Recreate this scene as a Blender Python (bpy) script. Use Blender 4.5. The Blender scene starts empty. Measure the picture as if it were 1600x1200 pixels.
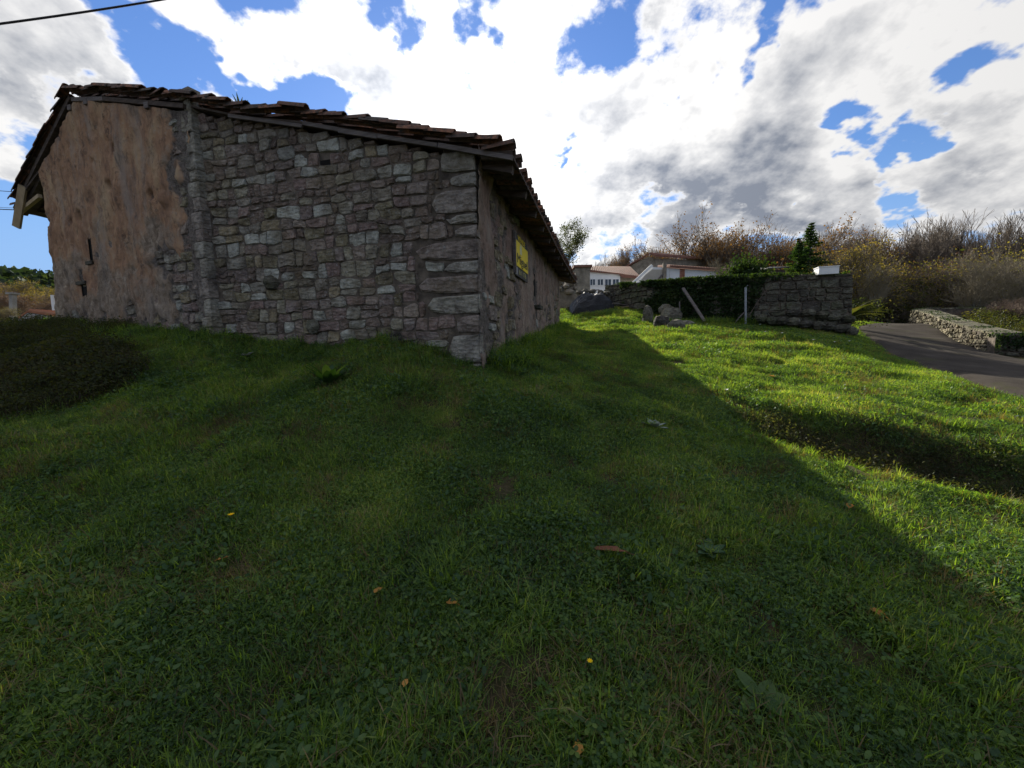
import bpy, math, random
import numpy as np
from mathutils import Vector, Matrix
random.seed(7); RNG = np.random.default_rng(11)
S = bpy.context.scene
PI = math.pi
def R(d): return math.radians(d)
COL = S.collection

# ------------------------------------------------------------------ camera
F0 = 620.0; PITCH = R(6.5); ROLL = R(1.2)
r0 = np.array([1., 0, 0]); u0 = np.array([0, math.sin(PITCH), math.cos(PITCH)])
CF = np.array([0, math.cos(PITCH), -math.sin(PITCH)])
CR = r0*math.cos(ROLL) - u0*math.sin(ROLL); CU = u0*math.cos(ROLL) + r0*math.sin(ROLL)
CAM = np.array([0, 0, 1.6])
def ray(u, v): return CF + CR*(u-800)/F0 + CU*(600-v)/F0
def at(u, v, Y):
    d = ray(u, v); return CAM + d*(Y/d[1])
def size_at(px, Y): return px/F0*Y
cd = bpy.data.cameras.new('camera'); cam = bpy.data.objects.new('camera', cd); COL.objects.link(cam)
cd.sensor_width = 36; cd.lens = F0/1600*36; cd.clip_end = 3000; cd.clip_start = .05
cam.matrix_world = Matrix(((CR[0], CU[0], -CF[0], 0), (CR[1], CU[1], -CF[1], 0), (CR[2], CU[2], -CF[2], 1.6), (0, 0, 0, 1)))
S.camera = cam
S.render.resolution_x = 1024; S.render.resolution_y = 768

# ------------------------------------------------------------------ light
SUN_AZ = R(-9.5); SUN_EL = R(25)
SD = Vector((math.sin(SUN_AZ)*math.cos(SUN_EL), math.cos(SUN_AZ)*math.cos(SUN_EL), math.sin(SUN_EL)))
sl = bpy.data.lights.new('sun', 'SUN'); sl.energy = 5.0; sl.angle = R(.55); sl.color = (1, .93, .80)
so = bpy.data.objects.new('sun', sl); COL.objects.link(so); so.rotation_euler = SD.to_track_quat('Z', 'Y').to_euler()
S.view_settings.view_transform = 'Standard'; S.view_settings.look = 'None'
S.view_settings.exposure = 0.9
S.cycles.max_bounces = 5; S.cycles.diffuse_bounces = 3; S.cycles.glossy_bounces = 2; S.cycles.transmission_bounces = 3; S.view_settings.gamma = 1; S.view_settings.use_curve_mapping = False
SKY_STRENGTH = .0445

class NT:
    "tiny node-tree helper"
    def __init__(s, tree): s.t = tree; s.n = tree.nodes; s.l = tree.links
    def new(s, typ, **kw):
        n = s.n.new(typ)
        for k, v in kw.items(): setattr(n, k, v)
        return n
    def put(s, sock, v):
        if isinstance(v, bpy.types.NodeSocket): s.l.new(v, sock)
        elif v is not None: sock.default_value = v
    def m(s, op, a, b=None, c=None, clamp=False):
        n = s.new('ShaderNodeMath', operation=op, use_clamp=clamp)
        for i, v in enumerate((a, b, c)): s.put(n.inputs[i], v)
        return n.outputs[0]
    def vm(s, op, a, b=None, scale=None):
        n = s.new('ShaderNodeVectorMath', operation=op); s.put(n.inputs[0], a)
        if b is not None: s.put(n.inputs[1], b)
        if scale is not None: s.put(n.inputs['Scale'], scale)
        return n.outputs['Value'] if op in ('DOT_PRODUCT', 'LENGTH', 'DISTANCE') else n.outputs[0]
    def noise(s, vec, scale, detail=4, rough=.55, dist=0, lac=2, dim='3D'):
        n = s.new('ShaderNodeTexNoise'); n.noise_dimensions = dim; s.put(n.inputs['Vector'], vec); n.inputs['Scale'].default_value = scale
        n.inputs['Detail'].default_value = detail; n.inputs['Roughness'].default_value = rough
        n.inputs['Distortion'].default_value = dist; n.inputs['Lacunarity'].default_value = lac
        return n.outputs['Fac']
    def ramp(s, fac, stops, mode='LINEAR'):
        n = s.new('ShaderNodeValToRGB'); s.put(n.inputs[0], fac); cr = n.color_ramp; cr.interpolation = mode
        while len(cr.elements) < len(stops): cr.elements.new(.5)
        for e, (p, c) in zip(cr.elements, stops):
            e.position = p; e.color = (c[0], c[1], c[2], 1) if not isinstance(c, (int, float)) else (c, c, c, 1)
        return n.outputs[0]
    def mix(s, fac, a, b, typ='MIX'):
        n = s.new('ShaderNodeMix', data_type='RGBA', blend_type=typ); s.put(n.inputs[0], fac)
        for i, v in ((6, a), (7, b)):
            if isinstance(v, (tuple, list)) and len(v) == 3: v = (*v, 1)
            s.put(n.inputs[i], v)
        return n.outputs[2]
    def mapr(s, v, a, b, c=0, d=1, smooth=False):
        n = s.new('ShaderNodeMapRange'); n.interpolation_type = 'SMOOTHSTEP' if smooth else 'LINEAR'
        s.put(n.inputs[0], v)
        for i, x in enumerate((a, b, c, d)): n.inputs[i+1].default_value = x
        return n.outputs[0]

# ---- sky: Nishita with clouds laid over it by direction
w = bpy.data.worlds.new('World'); S.world = w; w.use_nodes = True; N = NT(w.node_tree); w.node_tree.nodes.clear()
sky = N.new('ShaderNodeTexSky', sky_type='NISHITA', sun_disc=False); sky.sun_elevation = SUN_EL; sky.sun_rotation = SUN_AZ
sky.air_density = 1.6; sky.dust_density = .15; sky.ozone_density = 2.5; sky.altitude = 100
D = N.new('ShaderNodeTexCoord').outputs['Generated']
sep = N.new('ShaderNodeSeparateXYZ'); N.put(sep.inputs[0], D)
zz = N.m('ADD', N.m('MAXIMUM', sep.outputs[2], 0.0), .42)
cmb = N.new('ShaderNodeCombineXYZ')
N.put(cmb.inputs[0], N.m('DIVIDE', sep.outputs[0], zz)); N.put(cmb.inputs[1], N.m('DIVIDE', sep.outputs[1], zz))
N.put(cmb.inputs[2], N.m('MULTIPLY', sep.outputs[2], 1.2))
Q = cmb.outputs[0]
n1 = N.noise(Q, 2.0, 6, .55, 0, 2, '2D'); n2 = N.noise(Q, 7.5, 5, .60, 0, 2.1, '2D')
_w = N.new('ShaderNodeTexNoise', noise_dimensions='2D'); N.put(_w.inputs['Vector'], Q); _w.inputs['Scale'].default_value = 4.5; _w.inputs['Detail'].default_value = 4; _w.inputs['Roughness'].default_value = .6
DW = N.vm('NORMALIZE', N.vm('ADD', D, N.vm('SCALE', N.vm('SUBTRACT', _w.outputs['Color'], (.5, .5, .5)), scale=.40)))
def blobs(lst):
    tot = None
    for (u, v, sg, wt) in lst:
        c = ray(u, v); c = c/np.linalg.norm(c)
        e = N.m('EXPONENT', N.m('MULTIPLY_ADD', N.vm('DOT_PRODUCT', DW, tuple(c)), 1/sg**2, -1/sg**2))
        tot = N.m('MULTIPLY', e, wt) if tot is None else N.m('MULTIPLY_ADD', e, wt, tot)
    return tot
cover = blobs([
 (330, 95, .09, -.40), (470, 145, .06, -.34), (230, 50, .09, -.36), (150, 200, .09, -.3), (20, 300, .09, -.30), (60, 420, .13, -.35), (-60, 380, .2, -.2), (410, 120, .05, -.15),
 (450, 15, .045, -.22), (662, 15, .05, -.40), (690, 80, .035, -.34), (560, 50, .07, .26), (440, 60, .055, .50), (340, 25, .06, .50), (380, 75, .03, .2), (520, 100, .05, .24), (630, 150, .08, .28), (290, 5, .04, .2),
 (15, 130, .09, .34), (50, 190, .06, .25), (100, 65, .045, .32), (770, 120, .12, .22), (870, 40, .15, .16), (860, 300, .10, .18),
 (1010, 270, .14, .26), (1150, 300, .12, .24), (1130, 120, .16, .14), (1450, 80, .14, .20), (1565, 160, .055, .26),
 (1430, 200, .06, -.60), (1350, 212, .045, -.45), (1500, 195, .045, -.45), (1232, 42, .03, -.5), (1245, 225, .035, -.34), (1105, 155, .025, -.35), (1265, 300, .025, -.30), (855, 225, .02, -.30), (1200, 90, .03, -.2), (870, 260, .015, -.3),
 (960, 170, .10, .30), (1130, 230, .08, .2), (930, 330, .09, .25), (1330, 330, .06, .15), (1400, 285, .09, .28), (1560, 290, .09, .26), (1310, 260, .03, .16), (20, 248, .03, .22)])
dens = N.m('MULTIPLY_ADD', N.m('SUBTRACT', n1, .5), 2.9, .69)
dens = N.m('MULTIPLY_ADD', N.m('SUBTRACT', n2, .5), 1.9, dens)
dens = N.m('ADD', dens, N.m('MULTIPLY', cover, 1.35))
mask = N.mapr(dens, .42, .84, smooth=True)
# thickness -> grey bases
grey = blobs([(1085, 290, .13, .75), (980, 325, .09, .3), (1190, 300, .08, .35), (900, 90, .11, .35), (820, 60, .1, .2), (1440, 285, .07, .35), (1560, 300, .07, .4), (70, 130, .08, .0), (10, 170, .07, .05), (600, 70, .05, .15), (1300, 120, .14, -.35), (830, 230, .14, -.35), (700, 60, .12, -.2), (1110, 60, .06, -.35), (1120, 130, .05, -.3), (1480, 60, .16, -.3)])
shade_n = N.noise(N.vm('ADD', Q, (.07, .11, 0)), 3.4, 5, .56, 0, 2, '2D')
gfac = N.m('MULTIPLY_ADD', N.m('SUBTRACT', shade_n, .50), 3.6, grey)
gfac = N.m('MULTIPLY_ADD', N.m('SUBTRACT', n2, .5), 2.2, gfac)
gfac = N.m('MULTIPLY', N.mapr(gfac, -.25, 1.25), N.mapr(dens, .60, 1.0, smooth=True))
ccol = N.mix(gfac, (1.12, 1.11, 1.10), (.30, .335, .41))
sdot = N.vm('DOT_PRODUCT', D, tuple(SD))
glow = N.m('EXPONENT', N.m('MULTIPLY_ADD', sdot, 16.0, -16.0))
glow2 = N.m('EXPONENT', N.m('MULTIPLY_ADD', sdot, 3.0, -3.0))
gl = N.m('ADD', N.m('MULTIPLY_ADD', glow, .45, .50), N.m('MULTIPLY', glow2, .28))
ccol = N.vm('SCALE', ccol, scale=N.m('MULTIPLY', gl, .70))
skyc = N.vm('SCALE', sky.outputs[0], scale=SKY_STRENGTH)
skyc = N.vm('MULTIPLY', skyc, (.72, .98, 1.60))
skyc = N.mix(N.mapr(sep.outputs[2], .02, .34, smooth=True), (.165, .28, .505), skyc)
fin = N.mix(mask, skyc, ccol)
bg = N.new('ShaderNodeBackground'); N.put(bg.inputs[0], fin); bg.inputs[1].default_value = 1.0
wo = N.new('ShaderNodeOutputWorld'); N.l.new(bg.outputs[0], wo.inputs[0])

# ------------------------------------------------------------------ numpy noise
def vnoise(x, y, seed=0):
    x = np.asarray(x, float); y = np.asarray(y, float)
    xi = np.floor(x).astype(np.int64); yi = np.floor(y).astype(np.int64); fx = x-xi; fy = y-yi
    fx = fx*fx*(3-2*fx); fy = fy*fy*(3-2*fy)
    def h(i, j):
        n = (i*374761393 + j*668265263 + seed*974711) & 0x7fffffff
        n = ((n ^ (n >> 13))*1274126177) & 0x7fffffff
        return ((n ^ (n >> 16)) & 0xffff)/65535.0
    return (h(xi, yi)*(1-fx)+h(xi+1, yi)*fx)*(1-fy) + (h(xi, yi+1)*(1-fx)+h(xi+1, yi+1)*fx)*fy
def fbm(x, y, oct=4, seed=0):
    s = 0; a = .5; 
    for o in range(oct):
        s = s + a*vnoise(np.asarray(x)*2**o, np.asarray(y)*2**o, seed+o*17); a *= .5
    return s/(1-.5**oct)
def sstep(x, a, b):
    t = np.clip((np.asarray(x, float)-a)/(b-a), 0, 1); return t*t*(3-2*t)

# ------------------------------------------------------------------ mesh helpers
def link(name, me, mat=None, parent=None, smooth=False):
    o = bpy.data.objects.new(name, me); COL.objects.link(o)
    if mat is not None and not me.materials: me.materials.append(mat)
    if parent is not None: o.parent = parent
    if smooth: me.polygons.foreach_set('use_smooth', [True]*len(me.polygons))
    return o
def mk(name, v, f, mat=None, parent=None, smooth=False):
    me = bpy.data.meshes.new(name); me.from_pydata([tuple(map(float, p)) for p in v], [], [tuple(map(int, q)) for q in f]); me.update()
    return link(name, me, mat, parent, smooth)
def fastmesh(name, V, Fq, mat=None, parent=None, smooth=False, k=None):
    "numpy verts, uniform polygon size"
    V = np.asarray(V, np.float32); Fq = np.asarray(Fq, np.int32); k = Fq.shape[1]
    me = bpy.data.meshes.new(name); me.vertices.add(len(V)); me.vertices.foreach_set('co', V.ravel())
    me.loops.add(Fq.size); me.loops.foreach_set('vertex_index', Fq.ravel())
    me.polygons.add(len(Fq)); me.polygons.foreach_set('loop_start', np.arange(0, Fq.size, k, dtype=np.int32))
    me.update(calc_edges=True); me.validate()
    return link(name, me, mat, parent, smooth)
def tag(o, label=None, cat=None, group=None, kind=None):
    if label: o['label'] = label
    if cat: o['category'] = cat
    if group: o['group'] = group
    if kind: o['kind'] = kind
    return o
def empty(name, loc=(0, 0, 0), rz=0):
    o = bpy.data.objects.new(name, None); o.empty_display_size = .2; COL.objects.link(o); o.location = loc; o.rotation_euler = (0, 0, rz); return o
class MB:
    def __init__(s): s.v = []; s.f = []
    def box(s, c, hx, hy, hz, M=None):
        b = len(s.v); M = M or Matrix.Identity(3)
        for i in (-1, 1):
            for j in (-1, 1):
                for k in (-1, 1): s.v.append(tuple(Vector(c)+M@Vector((i*hx, j*hy, k*hz))))
        for q in ((0, 1, 3, 2), (4, 6, 7, 5), (0, 4, 5, 1), (2, 3, 7, 6), (0, 2, 6, 4), (1, 5, 7, 3)): s.f.append(tuple(b+i for i in q))
        return s
    def beam(s, a, b, w, h, up=(0, 0, 1)):
        a = Vector(a); b = Vector(b); d = (b-a); L = d.length; d.normalize(); x = d.cross(Vector(up)).normalized(); z = x.cross(d)
        M = Matrix((x, d, z)).transposed(); return s.box((a+b)/2, w/2, L/2, h/2, M)
    def tube(s, pts, rad, n=6, cap=True):
        pts = [Vector(p) for p in pts]; b0 = len(s.v)
        for i, p in enumerate(pts):
            d = (pts[min(i+1, len(pts)-1)]-pts[max(i-1, 0)]).normalized()
            x = d.cross(Vector((0, 0, 1)) if abs(d.z) < .9 else Vector((1, 0, 0))).normalized(); y = d.cross(x)
            r = rad[i] if hasattr(rad, '__len__') else rad
            for k in range(n):
                a = 2*PI*k/n; s.v.append(tuple(p+(x*math.cos(a)+y*math.sin(a))*r))
        for i in range(len(pts)-1):
            for k in range(n):
                s.f.append((b0+i*n+k, b0+i*n+(k+1) % n, b0+(i+1)*n+(k+1) % n, b0+(i+1)*n+k))
        if cap:
            s.f.append(tuple(b0+k for k in range(n))[::-1]); s.f.append(tuple(b0+(len(pts)-1)*n+k for k in range(n)))
        return s
    def poly(s, pts):
        b = len(s.v); s.v += [tuple(p) for p in pts]; s.f.append(tuple(range(b, b+len(pts)))); return s
    def prism(s, pts, off):
        "polygon pts extruded by off"
        n = len(pts); b = len(s.v); off = Vector(off); s.v += [tuple(Vector(p)) for p in pts]+[tuple(Vector(p)+off) for p in pts]
        s.f.append(tuple(range(b, b+n))); s.f.append(tuple(range(b+2*n-1, b+n-1, -1)))
        for i in range(n): s.f.append((b+i, b+(i+1) % n, b+n+(i+1) % n, b+n+i))
        return s
    def build(s, name, mat, parent=None, smooth=False): return mk(name, s.v, s.f, mat, parent, smooth)
def fan(n): return [(i, (i+1) % n, n) for i in range(n)]

# ------------------------------------------------------------------ materials
def mat_new(name):
    m = bpy.data.materials.new(name); m.use_nodes = True; m.node_tree.nodes.clear(); return m, NT(m.node_tree)
def finish(N, col, rough=.85, bump=None, bstr=.4, bdist=.02, spec=.25, metal=0):
    b = N.new('ShaderNodeBsdfPrincipled'); 
    if isinstance(col, tuple) and len(col) == 3: col = (*col, 1)
    N.put(b.inputs['Base Color'], col); N.put(b.inputs['Roughness'], rough); b.inputs['Specular IOR Level'].default_value = spec
    b.inputs['Metallic'].default_value = metal
    if bump is not None:
        bp = N.new('ShaderNodeBump'); bp.inputs['Strength'].default_value = bstr; bp.inputs['Distance'].default_value = bdist
        N.put(bp.inputs['Height'], bump); N.l.new(bp.outputs[0], b.inputs['Normal'])
    o = N.new('ShaderNodeOutputMaterial'); N.l.new(b.outputs[0], o.inputs[0]); return b
def pos(N): return N.new('ShaderNodeNewGeometry').outputs['Position']
def simple(name, c1, c2, scale=6, rough=.85, bstr=.3, bdist=.01, spec=.25, stretch=None, metal=0):
    m, N = mat_new(name); P = pos(N)
    if stretch: P = N.vm('MULTIPLY', P, stretch)
    n = N.noise(P, scale, 6, .6)
    finish(N, N.ramp(n, [(.3, c1), (.7, c2)]), rough, N.noise(P, scale*4, 5, .65), bstr, bdist, spec, metal); return m

def stone_mat(name, pal, lich=.5, green=.0, moss_z=None):
    m, N = mat_new(name); P = pos(N); rnd = N.new('ShaderNodeObjectInfo').outputs['Random']
    k = len(pal); base = N.ramp(rnd, [(i/k, c) for i, c in enumerate(pal)], 'CONSTANT')
    Pr = N.vm('ADD', P, N.vm('SCALE', (7.3, 3.1, 5.7), scale=rnd))
    n1 = N.noise(Pr, 6, 6, .68, .3); n2 = N.noise(P, 30, 5, .75); n3 = N.noise(P, 1.3, 5, .6); nl = N.noise(P, 14, 6, .78, .5)
    vo = N.new('ShaderNodeTexVoronoi', feature='F1'); N.put(vo.inputs['Vector'], N.vm('MULTIPLY', Pr, (1, 1, 2.2))); vo.inputs['Scale'].default_value = 9
    c = N.mix(N.mapr(n1, .34, .66), N.vm('MULTIPLY', base, (.88, .84, .70)), N.vm('MULTIPLY', base, (2.25, 2.28, 1.95)))
    c = N.mix(N.m('MULTIPLY', N.mapr(nl, .53, .62), lich), c, (.36, .35, .32))                        # lichen
    c = N.mix(N.mapr(n2, .55, .66, 0, .6), c, (.045, .038, .034))                                     # pits and soot
    c = N.mix(N.m('MULTIPLY', N.mapr(n3, .52, .64), .5), c, (.13, .105, .06) if not green else (.06, .075, .03))
    c = N.mix(N.m('MULTIPLY', N.mapr(n3, .46, .36), .45), c, (.05, .04, .038))
    hgt = N.m('ADD', N.m('MULTIPLY', n1, .7), N.m('ADD', N.m('MULTIPLY', n2, .35), N.m('MULTIPLY', vo.outputs['Distance'], .5)))
    finish(N, c, .93, hgt, 1.0, .06, .10); return m
GAB = [(.135, .098, .100), (.16, .15, .145), (.11, .085, .082), (.20, .20, .205), (.15, .125, .095), (.125, .10, .105), (.17, .155, .135), (.145, .12, .12), (.22, .22, .222), (.12, .105, .08), (.15, .112, .112), (.14, .125, .12), (.125, .11, .10), (.16, .13, .125)]
M_stone = stone_mat('rubble_stone', GAB, .5)
M_quoin = stone_mat('dressed_stone', [(.155, .135, .135), (.18, .17, .17), (.14, .115, .115), (.17, .16, .155)], .55)
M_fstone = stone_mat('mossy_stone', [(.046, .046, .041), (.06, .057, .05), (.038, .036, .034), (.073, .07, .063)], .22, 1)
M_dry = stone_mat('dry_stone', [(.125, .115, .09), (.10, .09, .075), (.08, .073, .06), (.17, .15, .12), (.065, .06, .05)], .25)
M_cope = stone_mat('lichened_coping', [(.10, .092, .075), (.08, .074, .06), (.125, .115, .095)], .3, 1)
M_mortar = simple('earth_mortar', (.035, .029, .023), (.17, .14, .11), 6, .95, .8, .02)
def plaster_mat(name, a, b, cc, streak, low):
    m, N = mat_new(name); P = pos(N)
    Ps = N.vm('MULTIPLY', P, (1, 1, .28)); n1 = N.noise(Ps, 3.2, 8, .7, .5); n2 = N.noise(P, 22, 6, .75); n3 = N.noise(P, 1.1, 5, .6)
    n4 = N.noise(P, 6.5, 8, .75, .6); n5 = N.noise(Ps, 11, 6, .75, .4)
    at_ = N.new('ShaderNodeAttribute', attribute_name='worn').outputs['Fac']
    sp_ = N.new('ShaderNodeSeparateXYZ'); N.put(sp_.inputs[0], P)
    c = N.ramp(N.m('ADD', N.m('MULTIPLY', n1, .6), N.m('MULTIPLY', n3, .4)), [(.36, a), (.5, b), (.63, cc)])
    lowf = N.m('ADD', N.mapr(sp_.outputs[2], 4.4, 2.2), N.m('MULTIPLY', N.m('SUBTRACT', n3, .5), 3.2))
    c = N.mix(N.m('MULTIPLY', N.mapr(lowf, .25, .75, smooth=True), low), c, N.ramp(n4, [(.35, (.11, .085, .062)), (.52, (.28, .225, .17)), (.66, (.46, .40, .32))]))
    c = N.mix(N.m('MULTIPLY', N.mapr(n4, .50, .60, 0, .8), N.mapr(N.noise(P, 1.9, 4, .6), .45, .62)), c, (.085, .058, .048))
    c = N.mix(N.mapr(N.noise(Ps, 1.7, 7, .7, .4), .52, .66, 0, .6), c, (.30, .265, .23))
    c = N.mix(N.mapr(N.noise(P, 9, 7, .8, .3), .57, .64, 0, .6), c, (.34, .30, .25))
    c = N.mix(N.mapr(n5, .56, .66, 0, .6), c, (.07, .055, .05))
    c = N.mix(N.mapr(N.m('ADD', at_, N.m('MULTIPLY', N.m('SUBTRACT', n4, .5), 1.6)), .30, .72), c, N.ramp(n2, [(.35, (.06, .05, .042)), (.65, (.23, .20, .175))]))
    c = N.mix(N.mapr(N.noise(Ps, 4, 7, .75), .53, .68, 0, streak), c, (.055, .046, .044))
    finish(N, c, .95, N.m('ADD', N.m('MULTIPLY', n4, .8), N.m('MULTIPLY', n2, .5)), 1.0, .05, .12); return m
M_plB = plaster_mat('ochre_plaster', (.21, .12, .08), (.37, .225, .135), (.46, .33, .20), .6, .9)
M_plR = plaster_mat('brown_plaster', (.19, .125, .10), (.30, .205, .16), (.38, .29, .22), .7, .45)
def tile_mat():
    m, N = mat_new('clay_tile'); P = pos(N); rnd = N.new('ShaderNodeObjectInfo').outputs['Random']
    isl = N.new('ShaderNodeNewGeometry').outputs['Random Per Island']; rr = N.m('FRACT', N.m('ADD', rnd, isl))
    base = N.ramp(rr, [(0, (.17, .095, .068)), (.25, (.11, .075, .06)), (.5, (.22, .11, .068)), (.7, (.13, .105, .09)), (.88, (.27, .13, .08))], 'CONSTANT')
    n = N.noise(P, 12, 6, .7, .3); c = N.mix(N.mapr(n, .42, .62), base, (.055, .048, .042))
    c = N.mix(N.mapr(N.noise(P, 25, 5, .7), .6, .7, 0, .7), c, (.19, .19, .15))
    finish(N, c, .9, N.noise(P, 30, 5, .7), .6, .012, .2); return m
M_tile = tile_mat()
M_tile_far = simple('far_roof_tile', (.13, .06, .045), (.24, .12, .085), 1.6, .9)
M_wood = simple('weathered_wood', (.05, .038, .032), (.115, .09, .075), 5, .9, .6, .01, .2, (1, 1, 5))
M_wood_pale = simple('pale_timber', (.26, .19, .11), (.40, .31, .19), 6, .8, .4, .006, .2, (1, 1, .3))
M_wood_grey = simple('grey_timber', (.10, .085, .078), (.20, .175, .165), 7, .9, .7, .01, .2, (.4, .4, 5))
M_dark = simple('opening_shade', (.006, .006, .006), (.012, .011, .010), 3, 1, .1)  # near black stands in for the shade inside openings
M_white = simple('white_render', (.62, .63, .63), (.80, .80, .79), 1.2, .8, .15)
M_beige = simple('beige_render', (.36, .33, .28), (.46, .42, .36), 1.2, .85, .2)
M_farstone = simple('far_rubble', (.13, .115, .09), (.33, .29, .23), 2.6, .95, .8, .06)
M_glass = simple('window_glass', (.02, .025, .03), (.04, .05, .06), 1, .08, 0, .001, .6)
M_metal = simple('galvanised_metal', (.22, .23, .25), (.34, .36, .38), 9, .5, .2, .003, .5, None, .4)
M_black = simple('black_plastic', (.008, .009, .011), (.028, .03, .034), 3, .6, .9, .05, .3)
M_wire = simple('cable', (.012, .012, .013), (.02, .02, .02), 5, .6, .1)
M_conc = simple('concrete', (.22, .21, .19), (.38, .36, .33), 4, .9, .4)
M_bark = simple('bark', (.055, .045, .035), (.14, .12, .095), 5, .95, .8, .03)
M_bark_pale = simple('lichen_bark', (.10, .095, .075), (.26, .25, .205), 5, .95, .8, .03)

def leaf_mat(name, stops, trans=.45, var=.3, macro=None, rough=.5, gl=.012):
    TR_ = (3.15, 2.95, .75) if name not in ('autumn_leaf', 'russet_leaf', 'yellowing_leaf') else (1.6, 1.4, .6)
    m, N = mat_new(name); P = pos(N); rnd = N.new('ShaderNodeObjectInfo').outputs['Random']
    isl = N.new('ShaderNodeNewGeometry').outputs['Random Per Island']
    mac = N.mapr(N.noise(P, .9 if macro is None else macro, 3, .68), .28, .72); f = N.m('ADD', N.m('MULTIPLY', N.m('FRACT', N.m('ADD', rnd, isl)), var), N.m('MULTIPLY', mac, 1-var))
    c = N.ramp(f, stops)
    d = N.new('ShaderNodeBsdfDiffuse'); N.put(d.inputs[0], c)
    t = N.new('ShaderNodeBsdfTranslucent'); N.put(t.inputs[0], N.vm('MULTIPLY', c, TR_))
    g = N.new('ShaderNodeBsdfGlossy'); g.inputs[0].default_value = (.75, .8, .78, 1); g.inputs[1].default_value = rough
    a = N.new('ShaderNodeMixShader'); a.inputs[0].default_value = trans; N.l.new(d.outputs[0], a.inputs[1]); N.l.new(t.outputs[0], a.inputs[2])
    b = N.new('ShaderNodeMixShader'); b.inputs[0].default_value = gl; N.l.new(a.outputs[0], b.inputs[1]); N.l.new(g.outputs[0], b.inputs[2])
    o = N.new('ShaderNodeOutputMaterial'); N.l.new(b.outputs[0], o.inputs[0]); return m
M_grass = leaf_mat('grass_blade', [(.12, (.020, .045, .012)), (.42, (.072, .135, .024)), (.70, (.145, .215, .038)), (.97, (.30, .29, .13))], .5, .55, None, .5, .022)
M_clover = leaf_mat('clover_leaf', [(.12, (.016, .042, .013)), (.5, (.058, .120, .024)), (.88, (.155, .220, .04))], .5, .55, None, .5, .022)
M_weed = leaf_mat('weed_leaf', [(.2, (.022, .055, .018)), (.5, (.045, .10, .03)), (.85, (.11, .17, .05))], .45, .6, None, .5, .025)
M_straw = leaf_mat('dry_stalk', [(.2, (.06, .045, .028)), (.5, (.12, .09, .05)), (.8, (.22, .17, .10))], .3)
M_dead = leaf_mat('dead_stalk', [(.2, (.016, .013, .009)), (.8, (.055, .042, .028))], .12)
M_nettle = leaf_mat('bramble_leaf', [(.2, (.022, .028, .012)), (.5, (.035, .045, .018)), (.8, (.06, .055, .03))], .35)
M_ivy = leaf_mat('ivy_leaf', [(.2, (.012, .024, .010)), (.5, (.02, .04, .014)), (.8, (.04, .06, .02))], .25)
M_orange = leaf_mat('fallen_leaf_orange', [(.2, (.35, .15, .04)), (.8, (.5, .26, .07))], .2)
M_brownleaf = leaf_mat('fallen_leaf_brown', [(.2, (.17, .065, .04)), (.8, (.25, .11, .07))], .15)
M_yellow = leaf_mat('petal_yellow', [(.2, (.75, .5, .01)), (.8, (.8, .6, .02))], .2)
M_conif = leaf_mat('conifer_needles', [(.2, (.012, .03, .012)), (.5, (.022, .05, .015)), (.8, (.06, .085, .02))], .3, .3, .5)
M_pine = leaf_mat('pine_canopy', [(.2, (.012, .024, .018)), (.8, (.03, .045, .03))], .2, .4, .05)
M_aut = leaf_mat('autumn_leaf', [(.2, (.11, .066, .030)), (.5, (.18, .105, .042)), (.8, (.25, .145, .055))], .28, .5, .25)
M_rust = leaf_mat('russet_leaf', [(.2, (.07, .036, .024)), (.5, (.105, .055, .034)), (.8, (.15, .08, .045))], .4, .5, .25)
M_ygreen = leaf_mat('yellowing_leaf', [(.2, (.11, .11, .028)), (.5, (.18, .155, .04)), (.8, (.26, .20, .055))], .45, .5, .25)
M_olive = leaf_mat('olive_leaf', [(.2, (.07, .08, .022)), (.5, (.12, .115, .032)), (.8, (.18, .15, .05))], .4, .5, .25)
M_euc = leaf_mat('eucalyptus_leaf', [(.2, (.025, .035, .025)), (.8, (.05, .06, .04))], .3, .5)
M_twig = simple('fine_twigs', (.10, .08, .06), (.20, .165, .13), 2, .95, .1)  # twig tones lightened to stand in for haze over the background trees
M_twig_r = simple('reddish_twigs', (.11, .08, .06), (.20, .15, .115), 2, .95, .1)
M_twig_pale = simple('pale_twigs', (.15, .13, .09), (.27, .235, .165), 2, .95, .1)

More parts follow.
